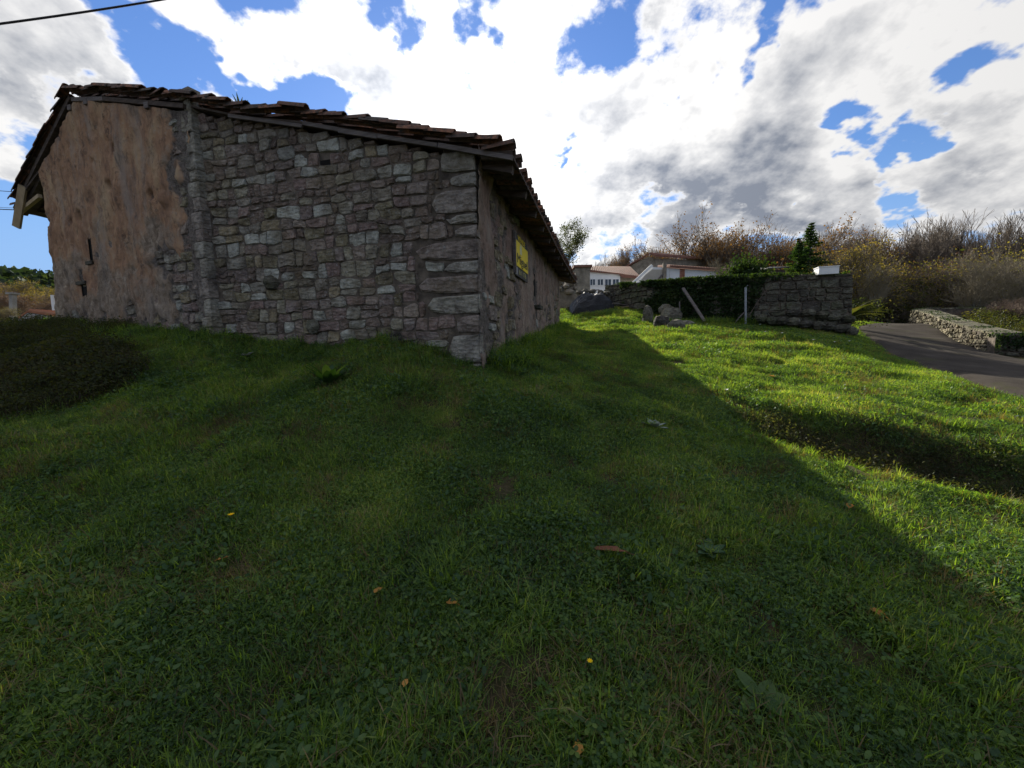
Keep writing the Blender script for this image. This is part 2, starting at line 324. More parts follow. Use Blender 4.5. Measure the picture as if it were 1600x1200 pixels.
# ------------------------------------------------------------------ terrain
a1 = R(13.3); D1 = Vector((math.sin(a1), math.cos(a1), 0)); C0 = Vector((-.479, 6.0, 0))
aA = R(-76); DA = Vector((math.sin(aA), math.cos(aA), 0)); NA = Vector((-DA.y, DA.x, 0)); LA = 4.90
aB = R(-66); DB = Vector((math.sin(aB), math.cos(aB), 0)); NB = Vector((-DB.y, DB.x, 0)); J0 = C0+DA*LA
N1 = Vector((D1.y, -D1.x, 0))
CP = [(0, 0, 0), (0, -3, -.35), (-4, -3, -.2), (4, -3, -.5), (0, 1.3, .02), (1.9, 1.35, .0), (-1.9, 1.35, .05), (-.48, 6.0, 1.16), (-1.2, 6.1, 1.42), (-2.03, 6.3, 1.60), (-5.1, 7.1, 1.74), (-8.0, 8.4, 1.94), (-10.7, 9.6, 2.2),
      (-2.9, 5.9, 1.2), (-3, 3.5, .62), (0, 3.5, .45), (.0, 8.1, 1.38), (1.0, 12, 1.68), (1.89, 16, 1.95), (2.9, 20, 2.9), (3.5, 23, 3.2),
      (-4.6, 3.5, .70), (-7, 5, 1.15), (-10, 7.4, 1.80), (-12, 10, 1.9), (-16, 12, 1.2), (-8, 0, -.3), (-14, 5, .6), (-22, 18, -1.5), (-22, 5, -1),
      (10.8, 13, 1.50), (8.2, 14, 1.95), (7, 15.5, 2.1), (5.4, 17.5, 2.75), (5.1, 13, 1.8), (3.3, 2.5, .0), (3.6, 6, .62), (3, 9, 1.15), (7, 9, 1.05), (6, 5, .45), (5, 3, .1),
      (18.6, 20, 1.98), (9.3, 9, .82), (12.5, 15, 1.72), (7.8, 6, .57), (14.7, 12, .86), (20.5, 20, 1.88), (11, 7, .55), (8, 1, -.1), (14, 4, .1), (16, 16, 1.4), (24, 18, 1.9), (20, 12, 1.0), (26, 8, 0.4),
      (4, 30, 3.2), (14, 30, 2.6), (10, 19, 2.6), (26, 27, .4), (36, 34, -2), (34, 20, -.5), (16, 26, 2.1), (-8, 18, 2.2), (-3, 26, 2.9), (-18, 28, 0)]
CPa = np.array(CP)
def _phi(r2): return np.where(r2 > 1e-9, .5*r2*np.log(np.maximum(r2, 1e-9)), 0)
_n = len(CPa); _K = _phi(((CPa[:, None, :2]-CPa[None, :, :2])**2).sum(-1)) + np.eye(_n)*.6
_P = np.c_[np.ones(_n), CPa[:, :2]]; _A = np.block([[_K, _P], [_P.T, np.zeros((3, 3))]])
_w = np.linalg.solve(_A, np.r_[CPa[:, 2], 0, 0, 0])
RL = [(5.6, 1.5), (7.8, 6), (9.3, 9), (10.9, 12), (12.9, 15), (16.0, 18.5), (20, 21.5)]     # road, left edge
RR = [(11.0, 1.5), (12.1, 6), (13.6, 10), (14.9, 12.5), (17.6, 16), (20.3, 19), (25.5, 22)]     # road, right edge
def dist_road(x, y):
    "signed: negative inside the road"
    yl = np.array([p[1] for p in RL]); xl = np.interp(y, yl, [p[0] for p in RL]); xr = np.interp(y, [p[1] for p in RR], [p[0] for p in RR])
    d = np.maximum(xl-x, x-xr)*.85; return np.where((y > 1.5) & (y < 22), d, 5)
def H0(x, y):
    x = np.asarray(x, float); y = np.asarray(y, float); sh = x.shape; xx = x.ravel(); yy = y.ravel()
    out = np.empty(len(xx))
    for i in range(0, len(xx), 20000):
        X = xx[i:i+20000]; Y = yy[i:i+20000]
        k = _phi((X[:, None]-CPa[None, :, 0])**2+(Y[:, None]-CPa[None, :, 1])**2)
        out[i:i+20000] = k@_w[:_n]+_w[_n]+_w[_n+1]*X+_w[_n+2]*Y
    r = np.hypot(xx-3, (yy-10)); k = sstep(r, 26, 48)
    far = np.where(xx > 0, 2.5-np.clip((xx-20)/14, 0, 1)*5, -3.5)
    far = np.where(yy > 25, far+sstep(xx, -10, 5)*(1-sstep(xx, 22, 34))*.8, far)
    out = np.clip(out, -5, 5)*(1-k)+far*k
    out = out + 47*np.exp(-(((xx+330)/150)**2+((yy-230)/110)**2)) + 16*sstep(yy, 90, 200)*sstep(xx, -40, 40)
    return out.reshape(sh)
def H(x, y):
    h = H0(x, y); rd = dist_road(x, y); k = sstep(rd, 0, 1.2)
    near = 1-sstep(np.hypot(np.asarray(x)-3, np.asarray(y)-8), 24, 30)
    bump = (fbm(np.asarray(x)*.8, np.asarray(y)*.8, 3, 5)-.5)*.22+(fbm(np.asarray(x)*3, np.asarray(y)*3, 2, 9)-.5)*.09
    # shallow scrape on the right of the lawn
    da = (x-4.65)*.68-(y-4.45)*.73; db = -(x-4.65)*.73-(y-4.45)*.68+.12*(vnoise(x*2.5, y*2.5, 14)-.5)
    dip = .34*sstep(db, -.10, .14)*(1-sstep(db, .62, 1.35))*np.exp(-(da/1.55)**4)
    return h + bump*k*near - (1-k)*.06 - dip
def Hs(x, y): return float(H(np.array([x]), np.array([y]))[0])
def axis(lo, hi, step, far_lo, far_hi):
    a = list(np.arange(lo, hi+1e-6, step)); s = step
    while a[0] > far_lo: s *= 1.18; a.insert(0, a[0]-s)
    s = step
    while a[-1] < far_hi: s *= 1.18; a.append(a[-1]+s)
    return np.array(a)
gx = axis(-13, 23, .16, -900, 900); gy = axis(-1, 24, .16, -500, 1100)
GX, GY = np.meshgrid(gx, gy); GZ = H(GX, GY)
nx, ny = len(gx), len(gy)
idx = np.arange(nx*ny).reshape(ny, nx)
Fq = np.stack([idx[:-1, :-1], idx[:-1, 1:], idx[1:, 1:], idx[1:, :-1]], -1).reshape(-1, 4)
m, N = mat_new('soil_and_turf'); P = pos(N); n = N.noise(P, 2.5, 7, .65); n2 = N.noise(P, 30, 6, .7)
c = N.mix(N.mapr(n, .4, .62), (.035, .05, .014), (.07, .05, .03)); c = N.mix(N.mapr(n2, .45, .7), c, (.11, .085, .05))
finish(N, c, .95, n2, .9, .03, .1); M_soil = m
ground = fastmesh('ground', np.stack([GX.ravel(), GY.ravel(), GZ.ravel()], -1), Fq, M_soil, smooth=True); tag(ground, kind='structure')

# road
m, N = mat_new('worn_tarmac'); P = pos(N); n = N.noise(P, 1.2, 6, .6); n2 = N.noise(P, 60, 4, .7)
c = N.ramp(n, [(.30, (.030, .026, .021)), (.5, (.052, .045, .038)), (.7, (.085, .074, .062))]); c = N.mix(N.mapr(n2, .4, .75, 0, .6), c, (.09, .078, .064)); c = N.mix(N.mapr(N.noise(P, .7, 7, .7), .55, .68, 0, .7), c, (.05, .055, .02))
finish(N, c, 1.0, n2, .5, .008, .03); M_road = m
ys = np.arange(1.5, 22.01, .25); vv = []; K = 14
for y in ys:
    xl = np.interp(y, [p[1] for p in RL], [p[0] for p in RL]); xr = np.interp(y, [p[1] for p in RR], [p[0] for p in RR])
    e1 = (vnoise(y*2.3, 0, 3)-.5)*.25; e2 = (vnoise(y*2.3, 9, 4)-.5)*.2
    for k in range(K+1):
        x = (xl+e1)*(1-k/K)+(xr+e2)*k/K; edge = min(k, K-k)/K
        vv.append((x, y, float(H0(np.array([x]), np.array([y]))[0])+(.012 if edge > 0 else -.06)))
ff = [(i*(K+1)+k, i*(K+1)+k+1, (i+1)*(K+1)+k+1, (i+1)*(K+1)+k) for i in range(len(ys)-1) for k in range(K)]
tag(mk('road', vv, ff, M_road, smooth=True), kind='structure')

# ------------------------------------------------------------------ masonry generator
def clip(poly, nx_, ny_, c):
    "keep nx*x+ny*y<=c"
    out = []; L = len(poly)
    for i in range(L):
        p = poly[i]; q = poly[(i+1) % L]; a = nx_*p[0]+ny_*p[1]-c; b = nx_*q[0]+ny_*q[1]-c
        if a <= 0: out.append(p)
        if (a < 0 < b) or (b < 0 < a):
            t = a/(a-b); out.append((p[0]+(q[0]-p[0])*t, p[1]+(q[1]-p[1])*t))
    return out
def masonry(t0, t1, z0, z1, hmin, hmax, wmin, wmax, seed=0, jit=.25):
    "snecked rubble: wavy bands, blocks of uneven width, some blocks split again -> polygons in (t,z)"
    rg = random.Random(seed); out = []; z = z0; sc = (wmin+wmax)/.66
    def warp(p):
        t, zz = p; a = (fbm(t/sc*1.6+seed, zz/sc*1.8, 2, seed)-.5); b = (fbm(t/sc*1.4+9, zz/sc*2.0+seed, 2, seed+5)-.5)
        c = (vnoise(t/sc*7, zz/sc*9, seed+3)-.5); d = (vnoise(t/sc*7+5, zz/sc*9, seed+4)-.5)
        return (float(t+(a*.10+c*.085)*sc), float(zz+(b*.11+d*.07)*sc))
    def emit(a, b, c, d):
        L = [(a, c), (b, c), (b, d), (a, d)]; sl = rg.uniform(-.12, .12)*(d-c); s2 = rg.uniform(-.06, .06)*(d-c)
        q = [(a, c), ((a+b)/2+rg.uniform(-.1, .1)*(b-a), c+rg.uniform(-.03, .02)*(d-c)), (b, c), (b, d), ((a+b)/2+rg.uniform(-.1, .1)*(b-a), d+rg.uniform(-.02, .03)*(d-c)), (a, d)]
        if (b-a) < (d-c)*1.1: q = [(a, c), (b, c), (b, d), (a, d)]
        out.append((((a+b)/2, (c+d)/2), [warp(p) for p in q]))
    def split(a, b, c, d, lvl=0):
        w_, h = b-a, d-c
        if h > hmax*rg.uniform(.9, 1.25) and lvl < 4:
            k = rg.uniform(.33, .67); split(a, b, c, c+h*k, lvl+1); split(a, b, c+h*k, d, lvl+1)
        elif w_ > wmax*rg.uniform(.75, 1.15) and lvl < 5:
            k = rg.uniform(.3, .7); split(a, a+w_*k, c, d, lvl+1); split(a+w_*k, b, c, d, lvl+1)
        elif w_ > wmin*1.6 and h < hmin*.8 and rg.random() < .3 and lvl < 5:
            k = rg.uniform(.4, .6); split(a, a+w_*k, c, d, lvl+2); split(a+w_*k, b, c, d, lvl+2)
        else: emit(a, b, c, d)
    while z < z1:
        bh = rg.choice([rg.uniform(hmin, hmax), rg.uniform(hmax, hmax*1.9), rg.uniform(hmax*1.1, hmax*1.6)]); t = t0-rg.uniform(.02, .3)*wmax
        while t < t1:
            w_ = rg.choice([rg.uniform(wmin, wmax), rg.uniform(wmax*.8, wmax*1.7)])
            if bh < hmax: w_ = rg.uniform(wmin*1.1, wmax)
            split(t, t+w_, z, z+bh); t += w_
        z += bh
    return out
def parea(p): return abs(sum(p[i][0]*p[(i+1) % len(p)][1]-p[(i+1) % len(p)][0]*p[i][1] for i in range(len(p))))/2
def stone_mesh(poly, gap, bulge, rg, chamf=.28):
    n = len(poly); cx = sum(p[0] for p in poly)/n; cz = sum(p[1] for p in poly)/n
    pp = [p for i, p in enumerate(poly) if math.dist(p, poly[(i+1) % n]) > .015]
    if len(pp) < 3: return None
    q = []
    for i in range(len(pp)):
        o = pp[i-1]; a = pp[i]; b = pp[(i+1) % len(pp)]; L1 = math.dist(a, o); L2 = math.dist(a, b)
        cosang = ((o[0]-a[0])*(b[0]-a[0])+(o[1]-a[1])*(b[1]-a[1]))/(L1*L2+1e-9)
        if cosang < -.85: q.append(a); continue          # nearly straight: keep one point
        k1 = min(rg.uniform(.006, .05), L1*.42); k2 = min(rg.uniform(.006, .05), L2*.42)
        q.append((a[0]+(o[0]-a[0])*k1/L1, a[1]+(o[1]-a[1])*k1/L1)); q.append((a[0]+(b[0]-a[0])*k2/L2, a[1]+(b[1]-a[1])*k2/L2))
    cx = sum(p[0] for p in q)/len(q); cz = sum(p[1] for p in q)/len(q); v = []; n = len(q)
    r_ = min(max(p[0] for p in q)-min(p[0] for p in q), max(p[1] for p in q)-min(p[1] for p in q))/2
    if r_ < gap*1.4: return None
    wx_ = (max(p[0] for p in q)-min(p[0] for p in q))/2; wz_ = (max(p[1] for p in q)-min(p[1] for p in q))/2
    kx = 1-gap/wx_; kz = 1-gap/wz_; e2 = max(.012, .10*r_); kx2 = kx-e2/wx_; kz2 = kz-e2/wz_
    tl = rg.uniform(-.10, .10); tz = rg.uniform(-.12, .12); jo = [(rg.uniform(-1, 1)*.006, rg.uniform(-1, 1)*.006) for p in q]
    for (ka, kb, dep) in ((kx, kz, -.07), (kx, kz, bulge*.2), (kx2, kz2, bulge)):
        for p, jj in zip(q, jo):
            dx = p[0]-cx; dz = p[1]-cz
            v.append((cx+dx*ka+jj[0], cz+dz*kb+jj[1], dep + (tl*dx+tz*dz+rg.uniform(-.3, .25)*bulge if dep > -.05 else 0)))
    v.append((cx+rg.uniform(-.25, .25)*wx_, cz+rg.uniform(-.25, .25)*wz_, bulge*rg.uniform(.75, 1.35)))
    f = []
    for a in (0, 1):
        for i in range(n): f.append((a*n+i, a*n+(i+1) % n, (a+1)*n+(i+1) % n, (a+1)*n+i))
    for i in range(n): f.append((2*n+i, 2*n+(i+1) % n, 3*n))
    return v, f
def place_stones(cells, fn, mat, parent, gap=.012, bulge=.03, seed=1, limit=300, name='stone', scale_b=None):
    "fn(t,z,dep)->xyz.  the largest `limit` become single parts, the rest one joined part"
    rg = random.Random(seed); built = []
    for (c, poly) in cells:
        b = bulge*rg.uniform(.5, 1.5); r = stone_mesh(poly, gap, b, rg)
        if r: built.append((parea(poly), r))
    built.sort(key=lambda e: -e[0])
    for (ar, (v, f)) in built[:limit]:
        mk(name, [fn(*p) for p in v], f, mat, parent)
    if len(built) > limit:
        V = []; Fc = []
        for (ar, (v, f)) in built[limit:]:
            b = len(V); V += [fn(*p) for p in v]; Fc += [tuple(b+i for i in q) for q in f]
        tag(mk('small_stones', V, Fc, mat, parent), kind='stuff')
    return len(built)

# ------------------------------------------------------------------ barn
barn = empty('stone_barn', C0)
tag(barn, 'long old rubble stone barn with peeling ochre plaster gable and sagging clay tile roof', 'barn')
def link(name, me, mat=None, parent=None, smooth=False):
    o = bpy.data.objects.new(name, me); COL.objects.link(o)
    if mat is not None and not me.materials: me.materials.append(mat)
    if parent is not None:
        o.parent = parent
        o.matrix_parent_inverse = world_of(parent).inverted()
    if smooth: me.polygons.foreach_set('use_smooth', [True]*len(me.polygons))
    return o
def world_of(o):
    if o.parent is None: return o.matrix_basis.copy()
    return world_of(o.parent) @ o.matrix_parent_inverse @ o.matrix_basis

# roof profile: height of the roof surface along the gable (t measured left from the corner)
TR = [-.64, 1.2, 3.0, 4.9, 7.0, 8.6, 10.2, 12.05]; ZR = [4.14, 4.62, 5.12, 5.60, 6.22, 6.64, 5.92, 4.93]
def ZRF(t): return float(np.interp(t, TR, ZR))
def W(t):
    return C0+DA*t if t <= LA else J0+DB*(t-LA)
def fa(t, z, d): p = C0+DA*t+NA*(d+.0); return (p.x, p.y, z)
def baseA(t): p = W(t); return Hs(p.x, p.y)
# A: rubble gable part
QUO = [(.27, 1.00, 1.24), (.48, 1.255, 1.68), (.36, 1.70, 1.97), (.84, 1.99, 2.27), (.95, 2.295, 2.56), (.50, 2.575, 2.76), (.98, 2.775, 3.06), (.34, 3.08, 3.26), (.44, 3.275, 3.42), (.66, 3.44, 3.77), (.36, 3.79, 3.98), (.52, 4.0, 4.30)]
cells = masonry(0, LA, .95, 6.0, .105, .235, .12, .42, 3)
keep = []
for (c, poly) in cells:
    if not (-.1 < c[0] < LA-.06): continue
    zt = ZRF(c[0])-.16
    poly = clip(poly, 0, 1, zt+.05); poly = clip(poly, 1, 0, LA-.03); poly = clip(poly, -1, 0, 0)
    if len(poly) < 3: continue
    q = 0; zs = [p[1] for p in poly]
    inside = False
    for (wq, za, zb) in QUO:
        ov = min(max(zs), zb)-max(min(zs), za)
        if ov > .04: q = max(q, wq) if ov > .3*(max(zs)-min(zs)) else q
        if za <= c[1] <= zb and c[0] < wq: inside = True
    if inside and max(p[0] for p in poly) < q+.08: continue
    if q: poly = clip(poly, -1, 0, -(q+.005))
    if len(poly) < 3 or parea(poly) < .003: continue
    # mossy putlog hole and a missing stone
    if math.dist(c, (2.02, 2.75)) < .13 or any(abs(c[0]-a_) < .1 and abs(c[1]-b_) < .08 for a_, b_ in ((2.45, 4.40), (3.9, 4.5))): continue
    keep.append((c, poly))
print('gable stones', place_stones(keep, fa, M_stone, barn, .0075, .026, 5, 300))
rg = random.Random(4)
for i, (wq, za, zb) in enumerate(QUO):
    poly = [(-.035, za), (-.03, (za+zb)/2), (-.035, zb), (wq*.3, zb-rg.uniform(0, .012)), (wq*.65, zb-rg.uniform(0, .02)), (wq*rg.uniform(.84, .97), zb-rg.uniform(.01, .06)), (wq*rg.uniform(.94, 1.03), (za+zb)/2+rg.uniform(-.04, .04)), (wq*rg.uniform(.85, .99), za+rg.uniform(0, .05)), (wq*.6, za+rg.uniform(0, .018)), (wq*.3, za+rg.uniform(0, .01))]
    n = len(poly); v = []
    for (ins, dep) in ((.006, -.12), (.006, .03), (.03, .045)):
        cx = wq/2; cz = (za+zb)/2
        for p in poly:
            dx = p[0]-cx; dz = p[1]-cz
            v.append((p[0]-math.copysign(ins, dx)-(.0), p[1]-(math.copysign(ins, dz) if abs(dz) > .01 else 0), dep+rg.uniform(-.012, .010)))
    v.append((wq*rg.uniform(.35, .65), (za+zb)/2, .045+rg.uniform(-.012, .012))); f = []
    for a in (0, 1):
        for k in range(n): f.append((a*n+k, a*n+(k+1) % n, (a+1)*n+(k+1) % n, (a+1)*n+k))
    for k in range(n): f.append((2*n+k, 2*n+(k+1) % n, 3*n))
    mk('quoin', [fa(*p) for p in v], f, M_quoin, barn)
# walls behind (mortar bed), closed shell
LBw = 5.8; LR = 10.35
SB = J0+DB*LBw
def top(t): return ZRF(t)-.16
mb = MB()
tt = list(np.linspace(0, LA, 8)); front = [tuple(C0+DA*t+Vector((0, 0, .4)))for t in tt]+[tuple(C0+DA*t+Vector((0, 0, top(t)))) for t in reversed(tt)]
mb.prism([Vector(p)+NA*.003 for p in front], -NA*.45)
mb.build('wall_core', M_mortar, barn)
# projecting stones, and dark boxes standing for shaded sockets, on the stone part
def lump(c, r, n, seed, sq=(1, 1, 1), jit=.25):
    rg = random.Random(seed); v = []; f = []; NU, NV = n, n//2+1
    v.append((0, 0, 1))
    for j in range(1, NV):
        for i in range(NU):
            a = 2*PI*i/NU; b = PI*j/NV; k = 1+rg.uniform(-jit, jit)
            v.append((math.sin(b)*math.cos(a)*k, math.sin(b)*math.sin(a)*k, math.cos(b)*k))
    v.append((0, 0, -1)); L = len(v)-1
    for i in range(NU):
        f.append((0, 1+i, 1+(i+1) % NU)); f.append((L, 1+(NV-2)*NU+(i+1) % NU, 1+(NV-2)*NU+i))
        for j in range(NV-2): f.append((1+j*NU+i, 1+(j+1)*NU+i, 1+(j+1)*NU+(i+1) % NU, 1+j*NU+(i+1) % NU))
    ang = rg.uniform(0, PI); ca, sa = math.cos(ang), math.sin(ang)
    out = [(c[0]+r*(p[0]*ca*sq[0]-p[1]*sa*sq[1]), c[1]+r*(p[0]*sa*sq[0]+p[1]*ca*sq[1]), c[2]+r*p[2]*sq[2]) for p in v]
    return out, f
p = Vector(fa(3.62, 2.62, .05)); v, f = lump(p, .13, 7, 3); mk('projecting_stone', v, f, M_fstone, barn)
p = Vector(fa(2.85, 1.86, .06)); v, f = lump(p, .13, 7, 8); mk('projecting_stone', v, f, M_fstone, barn)
p = Vector(fa(1.35, 1.62, .05)); v, f = lump(p, .14, 7, 9); mk('projecting_stone', v, f, M_fstone, barn)
mb = MB()
for (t, z, s) in ((2.45, 4.45, .12), (3.9, 4.62, .1)):
    q = Vector(fa(t, z-.06, -.012)); mb.box(q, .09, .02, .055, Matrix((DA, NA, Vector((0, 0, 1)))).transposed())
mb.build('beam_socket', M_dark, barn)

# plaster sheets
def plaster(name, fn, t0, t1, z0f, z1f, step, mask, holes, mat, amp=.028, exp_seed=0):
    nt = int((t1-t0)/step)+1; T = np.linspace(t0, t1, nt); zb = min(z0f(t) for t in T); nz = 0
    NZ = int(max(z1f(t)-zb for t in T)/step)+1
    V = np.zeros((nt, NZ, 3)); wn = np.zeros((nt, NZ)); TT = np.zeros((nt, NZ)); ZZ = np.zeros((nt, NZ))
    for i, t in enumerate(T):
        z = np.linspace(zb, z1f(t), NZ); TT[i] = t; ZZ[i] = z
    mk_ = mask(TT, ZZ); wn = 1-mk_
    dep = .012+mk_*.042 + (fbm(TT*1.3, ZZ*.9, 3, exp_seed+8)-.5)*.07+(fbm(TT*4, ZZ*2.6, 4, exp_seed)-.5)*amp*3.2 + (fbm(TT*14, ZZ*9, 3, exp_seed+3)-.5)*amp*1.6
    for (t, z, s) in holes.get('pit', []): dep -= .20*np.exp(-(((TT-t)/s)**2+((ZZ-z)/s)**2)**2)
    for (t, z, s) in holes.get('knob', []): dep += .09*np.exp(-(((TT-t)/s)**2+((ZZ-z)/s)**2)**2)
    for (a, b, c, d) in holes.get('open', []):
        kk = sstep(np.maximum(np.maximum(a-TT, TT-b), np.maximum(c-ZZ, ZZ-d)), .02, .14); dep = dep*kk+.02*(1-kk)
    for i in range(nt):
        for j in range(NZ): V[i, j] = fn(TT[i, j], ZZ[i, j], dep[i, j])
    idx = np.arange(nt*NZ).reshape(nt, NZ); Fq = np.stack([idx[:-1, :-1], idx[:-1, 1:], idx[1:, 1:], idx[1:, :-1]], -1)
    tc = (TT[:-1, :-1]+TT[1:, 1:])/2; zc = (ZZ[:-1, :-1]+ZZ[1:, 1:])/2; ok = np.ones(tc.shape, bool)
    for (a, b, c, d) in holes.get('open', []): ok &= ~((tc > a) & (tc < b) & (zc > c) & (zc < d))
    o = fastmesh(name, V.reshape(-1, 3), Fq[ok], mat, barn, True)
    at_ = o.data.attributes.new('worn', 'FLOAT', 'POINT'); 
    if len(o.data.vertices) == wn.size: at_.data.foreach_set('value', wn.ravel().astype(np.float32))
    return o
OB = .10
def fb(t, z, d):
    fl = .22*max(0, (2.5-z))*max(0, 1-t/1.2)*.5
    p = J0+DB*(t-fl*.8-.085*max(0, z-2.2)*(max(t, 0)/LBw)**3)+NB*(d+OB+fl*.6); return (p.x, p.y, z)
def maskB(T, Z):
    n = fbm(T*1.6, Z*1.1, 4, 21); n2 = fbm(T*5, Z*4, 3, 31)
    e = sstep(T, .12, 1.25)*.75 + sstep(Z, 2.2, 4.2)*.50 - .34 - .25*(1-sstep(T, .2, 1.3))
    return sstep(e+(n-.5)*2.3+(n2-.5)*.9, .22, .42)
pits = [(2.45, 5.35, .09), (2.75, 4.75, .08), (4.15, 4.35, .11), (4.55, 4.3, .05), (1.35, 4.35, .08), (3.3, 5.3, .05)]
opB = [(3.86, 3.97, 3.42, 3.88), (4.28, 4.52, 2.72, 2.98)]
def topB(t): return ZRF(t+LA)-.14-max(0, t-LBw+.02)*.0
plaster('gable_plaster', fb, .0, LBw, lambda t: 1.2, topB, .045, maskB, dict(pit=pits, open=opB, knob=[(1.62, 3.2, .1), (.9, 4.2, .12)]), M_plB, .03, 7)
cellsB = masonry(0, LBw, 1.4, 6.4, .13, .26, .16, .42, 12)
kb = []
for (c, poly) in cellsB:
    if c[0] < .26 or c[0] > LBw-.2 or c[1] > topB(c[0])-.12: continue
    if maskB(np.array([c[0]]), np.array([c[1]]))[0] < .35: kb.append((c, poly))
place_stones(kb, fb, M_stone, barn, .016, .030, 6, 130)
# pilaster of quoins where the gable turns
rg = random.Random(9); z = 1.45; i = 0
while z < 5.72:
    h = rg.uniform(.16, .38); wq = .13 if i % 2 else .22; i += 1
    poly = [(-.07, z), (-.07, z+h-.01), (wq*.5, z+h-.012), (wq, z+h-rg.uniform(.01, .04)), (wq+rg.uniform(-.03, .02), z+h*.5), (wq*rg.uniform(.9, 1), z+rg.uniform(0, .03)), (wq*.5, z)]
    v = []; n = len(poly); j = rg.uniform(0, .02)
    for (ins, dep) in ((0, -.16), (.0, .015+j), (.02, .028+j)):
        for p in poly: v.append((p[0]+(ins if p[0] < .05 else -ins)+rg.uniform(-.006, .006), p[1]+(ins if p[1] < z+h/2 else -ins), dep+rg.uniform(-.008, .008)))
    v.append((wq/2-.03, z+h/2, .032+j)); f = []
    for a in (0, 1):
        for k in range(n): f.append((a*n+k, a*n+(k+1) % n, (a+1)*n+(k+1) % n, (a+1)*n+k))
    for k in range(n): f.append((2*n+k, 2*n+(k+1) % n, 3*n))
    mk('quoin', [fb(*p) for p in v], f, M_quoin, barn); z += h
mb = MB(); tt = list(np.linspace(-.03, LBw-.3, 8))
mb.prism([J0+DB*t+NB*(OB-.03)+Vector((0, 0, .5)) for t in tt]+[J0+DB*t+NB*(OB-.03)+Vector((0, 0, topB(max(t, 0))-.03)) for t in reversed(tt)], -NB*.5)
mb.build('wall_core', M_mortar, barn)
for (a, b, c, d) in opB:
    q = J0+DB*((a+b)/2)+NB*(OB+.0)+Vector((0, 0, (c+d)/2)); f_ = empty  # window is a dark slab, its colour standing for shade in the opening
    M3 = Matrix((DB, NB, Vector((0, 0, 1)))).transposed()
    wv = MB(); wv.box(q-NB*.008, (b-a)/2+.01, .008, (d-c)/2+.01, M3); wv.build('slit_window', M_dark, barn)
mb = MB(); mb.box(J0+DB*4.40+NB*(OB+.035)+Vector((0, 0, 3.0)), .2, .035, .035, M3); mb.box(J0+DB*3.9+NB*(OB+.035)+Vector((0, 0, 3.38)), .15, .035, .035, M3); mb.build('window_lintel', M_fstone, barn)

# R: long side wall
def fr(t, z, d): p = C0+D1*t+N1*d; return (p.x, p.y, z)
def topR(t): return 4.50-.012*t
def maskR(T, Z):
    n = fbm(T*1.5, Z*1.2, 4, 41); n2 = fbm(T*6, Z*5, 3, 51)
    return sstep(.16+(n-.5)*1.5+(n2-.5)*.6+sstep(Z, 1.8, 3.6)*.22, .02, .20)*(1-.9*np.exp(-((T-1.0-.15*np.sin(Z*3))/.22)**4)*(vnoise(T*3, Z*2, 8) > .2))
opR = [(4.62, 4.95, 2.70, 3.28)]
plaster('side_wall_plaster', fr, -.05, LR, lambda t: 1.0, topR, .045, maskR, dict(pit=[(3.4, 3.0, .06), (1.9, 2.2, .06)], open=opR), M_plR, .035, 61)
cellsR = masonry(0, LR, 1.0, 4.3, .15, .3, .2, .55, 15); kr = [(c, p) for (c, p) in cellsR if .4 < c[0] < LR-.3 and c[1] < 4.1 and maskR(np.array([c[0]]), np.array([c[1]]))[0] < .45 and not (4.3 < c[0] < 5.2 and 2.5 < c[1] < 3.5)]
place_stones(kr, fr, M_stone, barn, .02, .045, 8, 60)
mb = MB(); M3r = Matrix((D1, N1, Vector((0, 0, 1)))).transposed()
mb.box(C0+D1*(LR/2)-N1*.25+Vector((0, 0, 2.45)), LR/2-.02, .22, 1.95, M3r); mb.build('wall_core', M_mortar, barn)
mb = MB(); mb.box(C0+D1*4.79-N1*.0+Vector((0, 0, 2.99)), .17, .012, .30, M3r); mb.build('slit_window', M_dark, barn)  # flush dark slab in place of the slit's inner shade
mb = MB(); mb.box(C0+D1*4.9+N1*.09+Vector((0, 0, 2.42)), .28, .09, .045, M3r); mb.build('stone_ledge', M_fstone, barn)
# rear and far-left walls
mb = MB(); eR = C0+D1*LR; eL = SB+D1*LR
ridge = J0+DB*3.7+D1*LR
mb.prism([eR+Vector((0, 0, .3)), eL+Vector((0, 0, .3)), eL+Vector((0, 0, 4.45)), ridge+Vector((0, 0, 6.5)), eR+Vector((0, 0, 4.2))], -D1*.4)
mb.build('rear_wall', M_farstone, barn)
mb = MB(); nL = Vector((D1.y, -D1.x, 0)); mb.prism([SB+D1*.3+Vector((0, 0, -.5)), eL+Vector((0, 0, -.5)), eL+Vector((0, 0, 4.5)), SB+D1*.3+Vector((0, 0, 4.5))], nL*.4); mb.build('side_wall', M_farstone, barn)

# roof deck, rafters, boards
AEND = 12.4
def sag(t, a): return -.09*math.sin(PI*min(max(a/AEND, 0), 1))*1.1+.035*(vnoise(t*.8+3, a*.6, 77)-.5)*2
def rp(t, a, dz=0): p = W(t)+D1*a; return Vector((p.x, p.y, ZRF(t)+sag(t, a)-.006*a+dz))
rt = [t for t in np.linspace(-.60, 12.01, 40)]; rt = sorted(rt+[8.6, 4.9]); ra = list(np.linspace(-.12, AEND-.1, 26))
v = []; f = []
for dz in (-.055, -.085):
    for t in rt:
        for a in ra: v.append(rp(t, a, dz))
nt, na = len(rt), len(ra)
for i in range(nt-1):
    for j in range(na-1):
        q = (i*na+j, i*na+j+1, (i+1)*na+j+1, (i+1)*na+j); f.append(q); f.append(tuple(nt*na+k for k in reversed(q)))
for i in range(nt-1):
    for j in (0, na-1): f.append((i*na+j, (i+1)*na+j, nt*na+(i+1)*na+j, nt*na+i*na+j))
for j in range(na-1):
    for i in (0, nt-1): f.append((i*na+j, i*na+j+1, nt*na+i*na+j+1, nt*na+i*na+j))
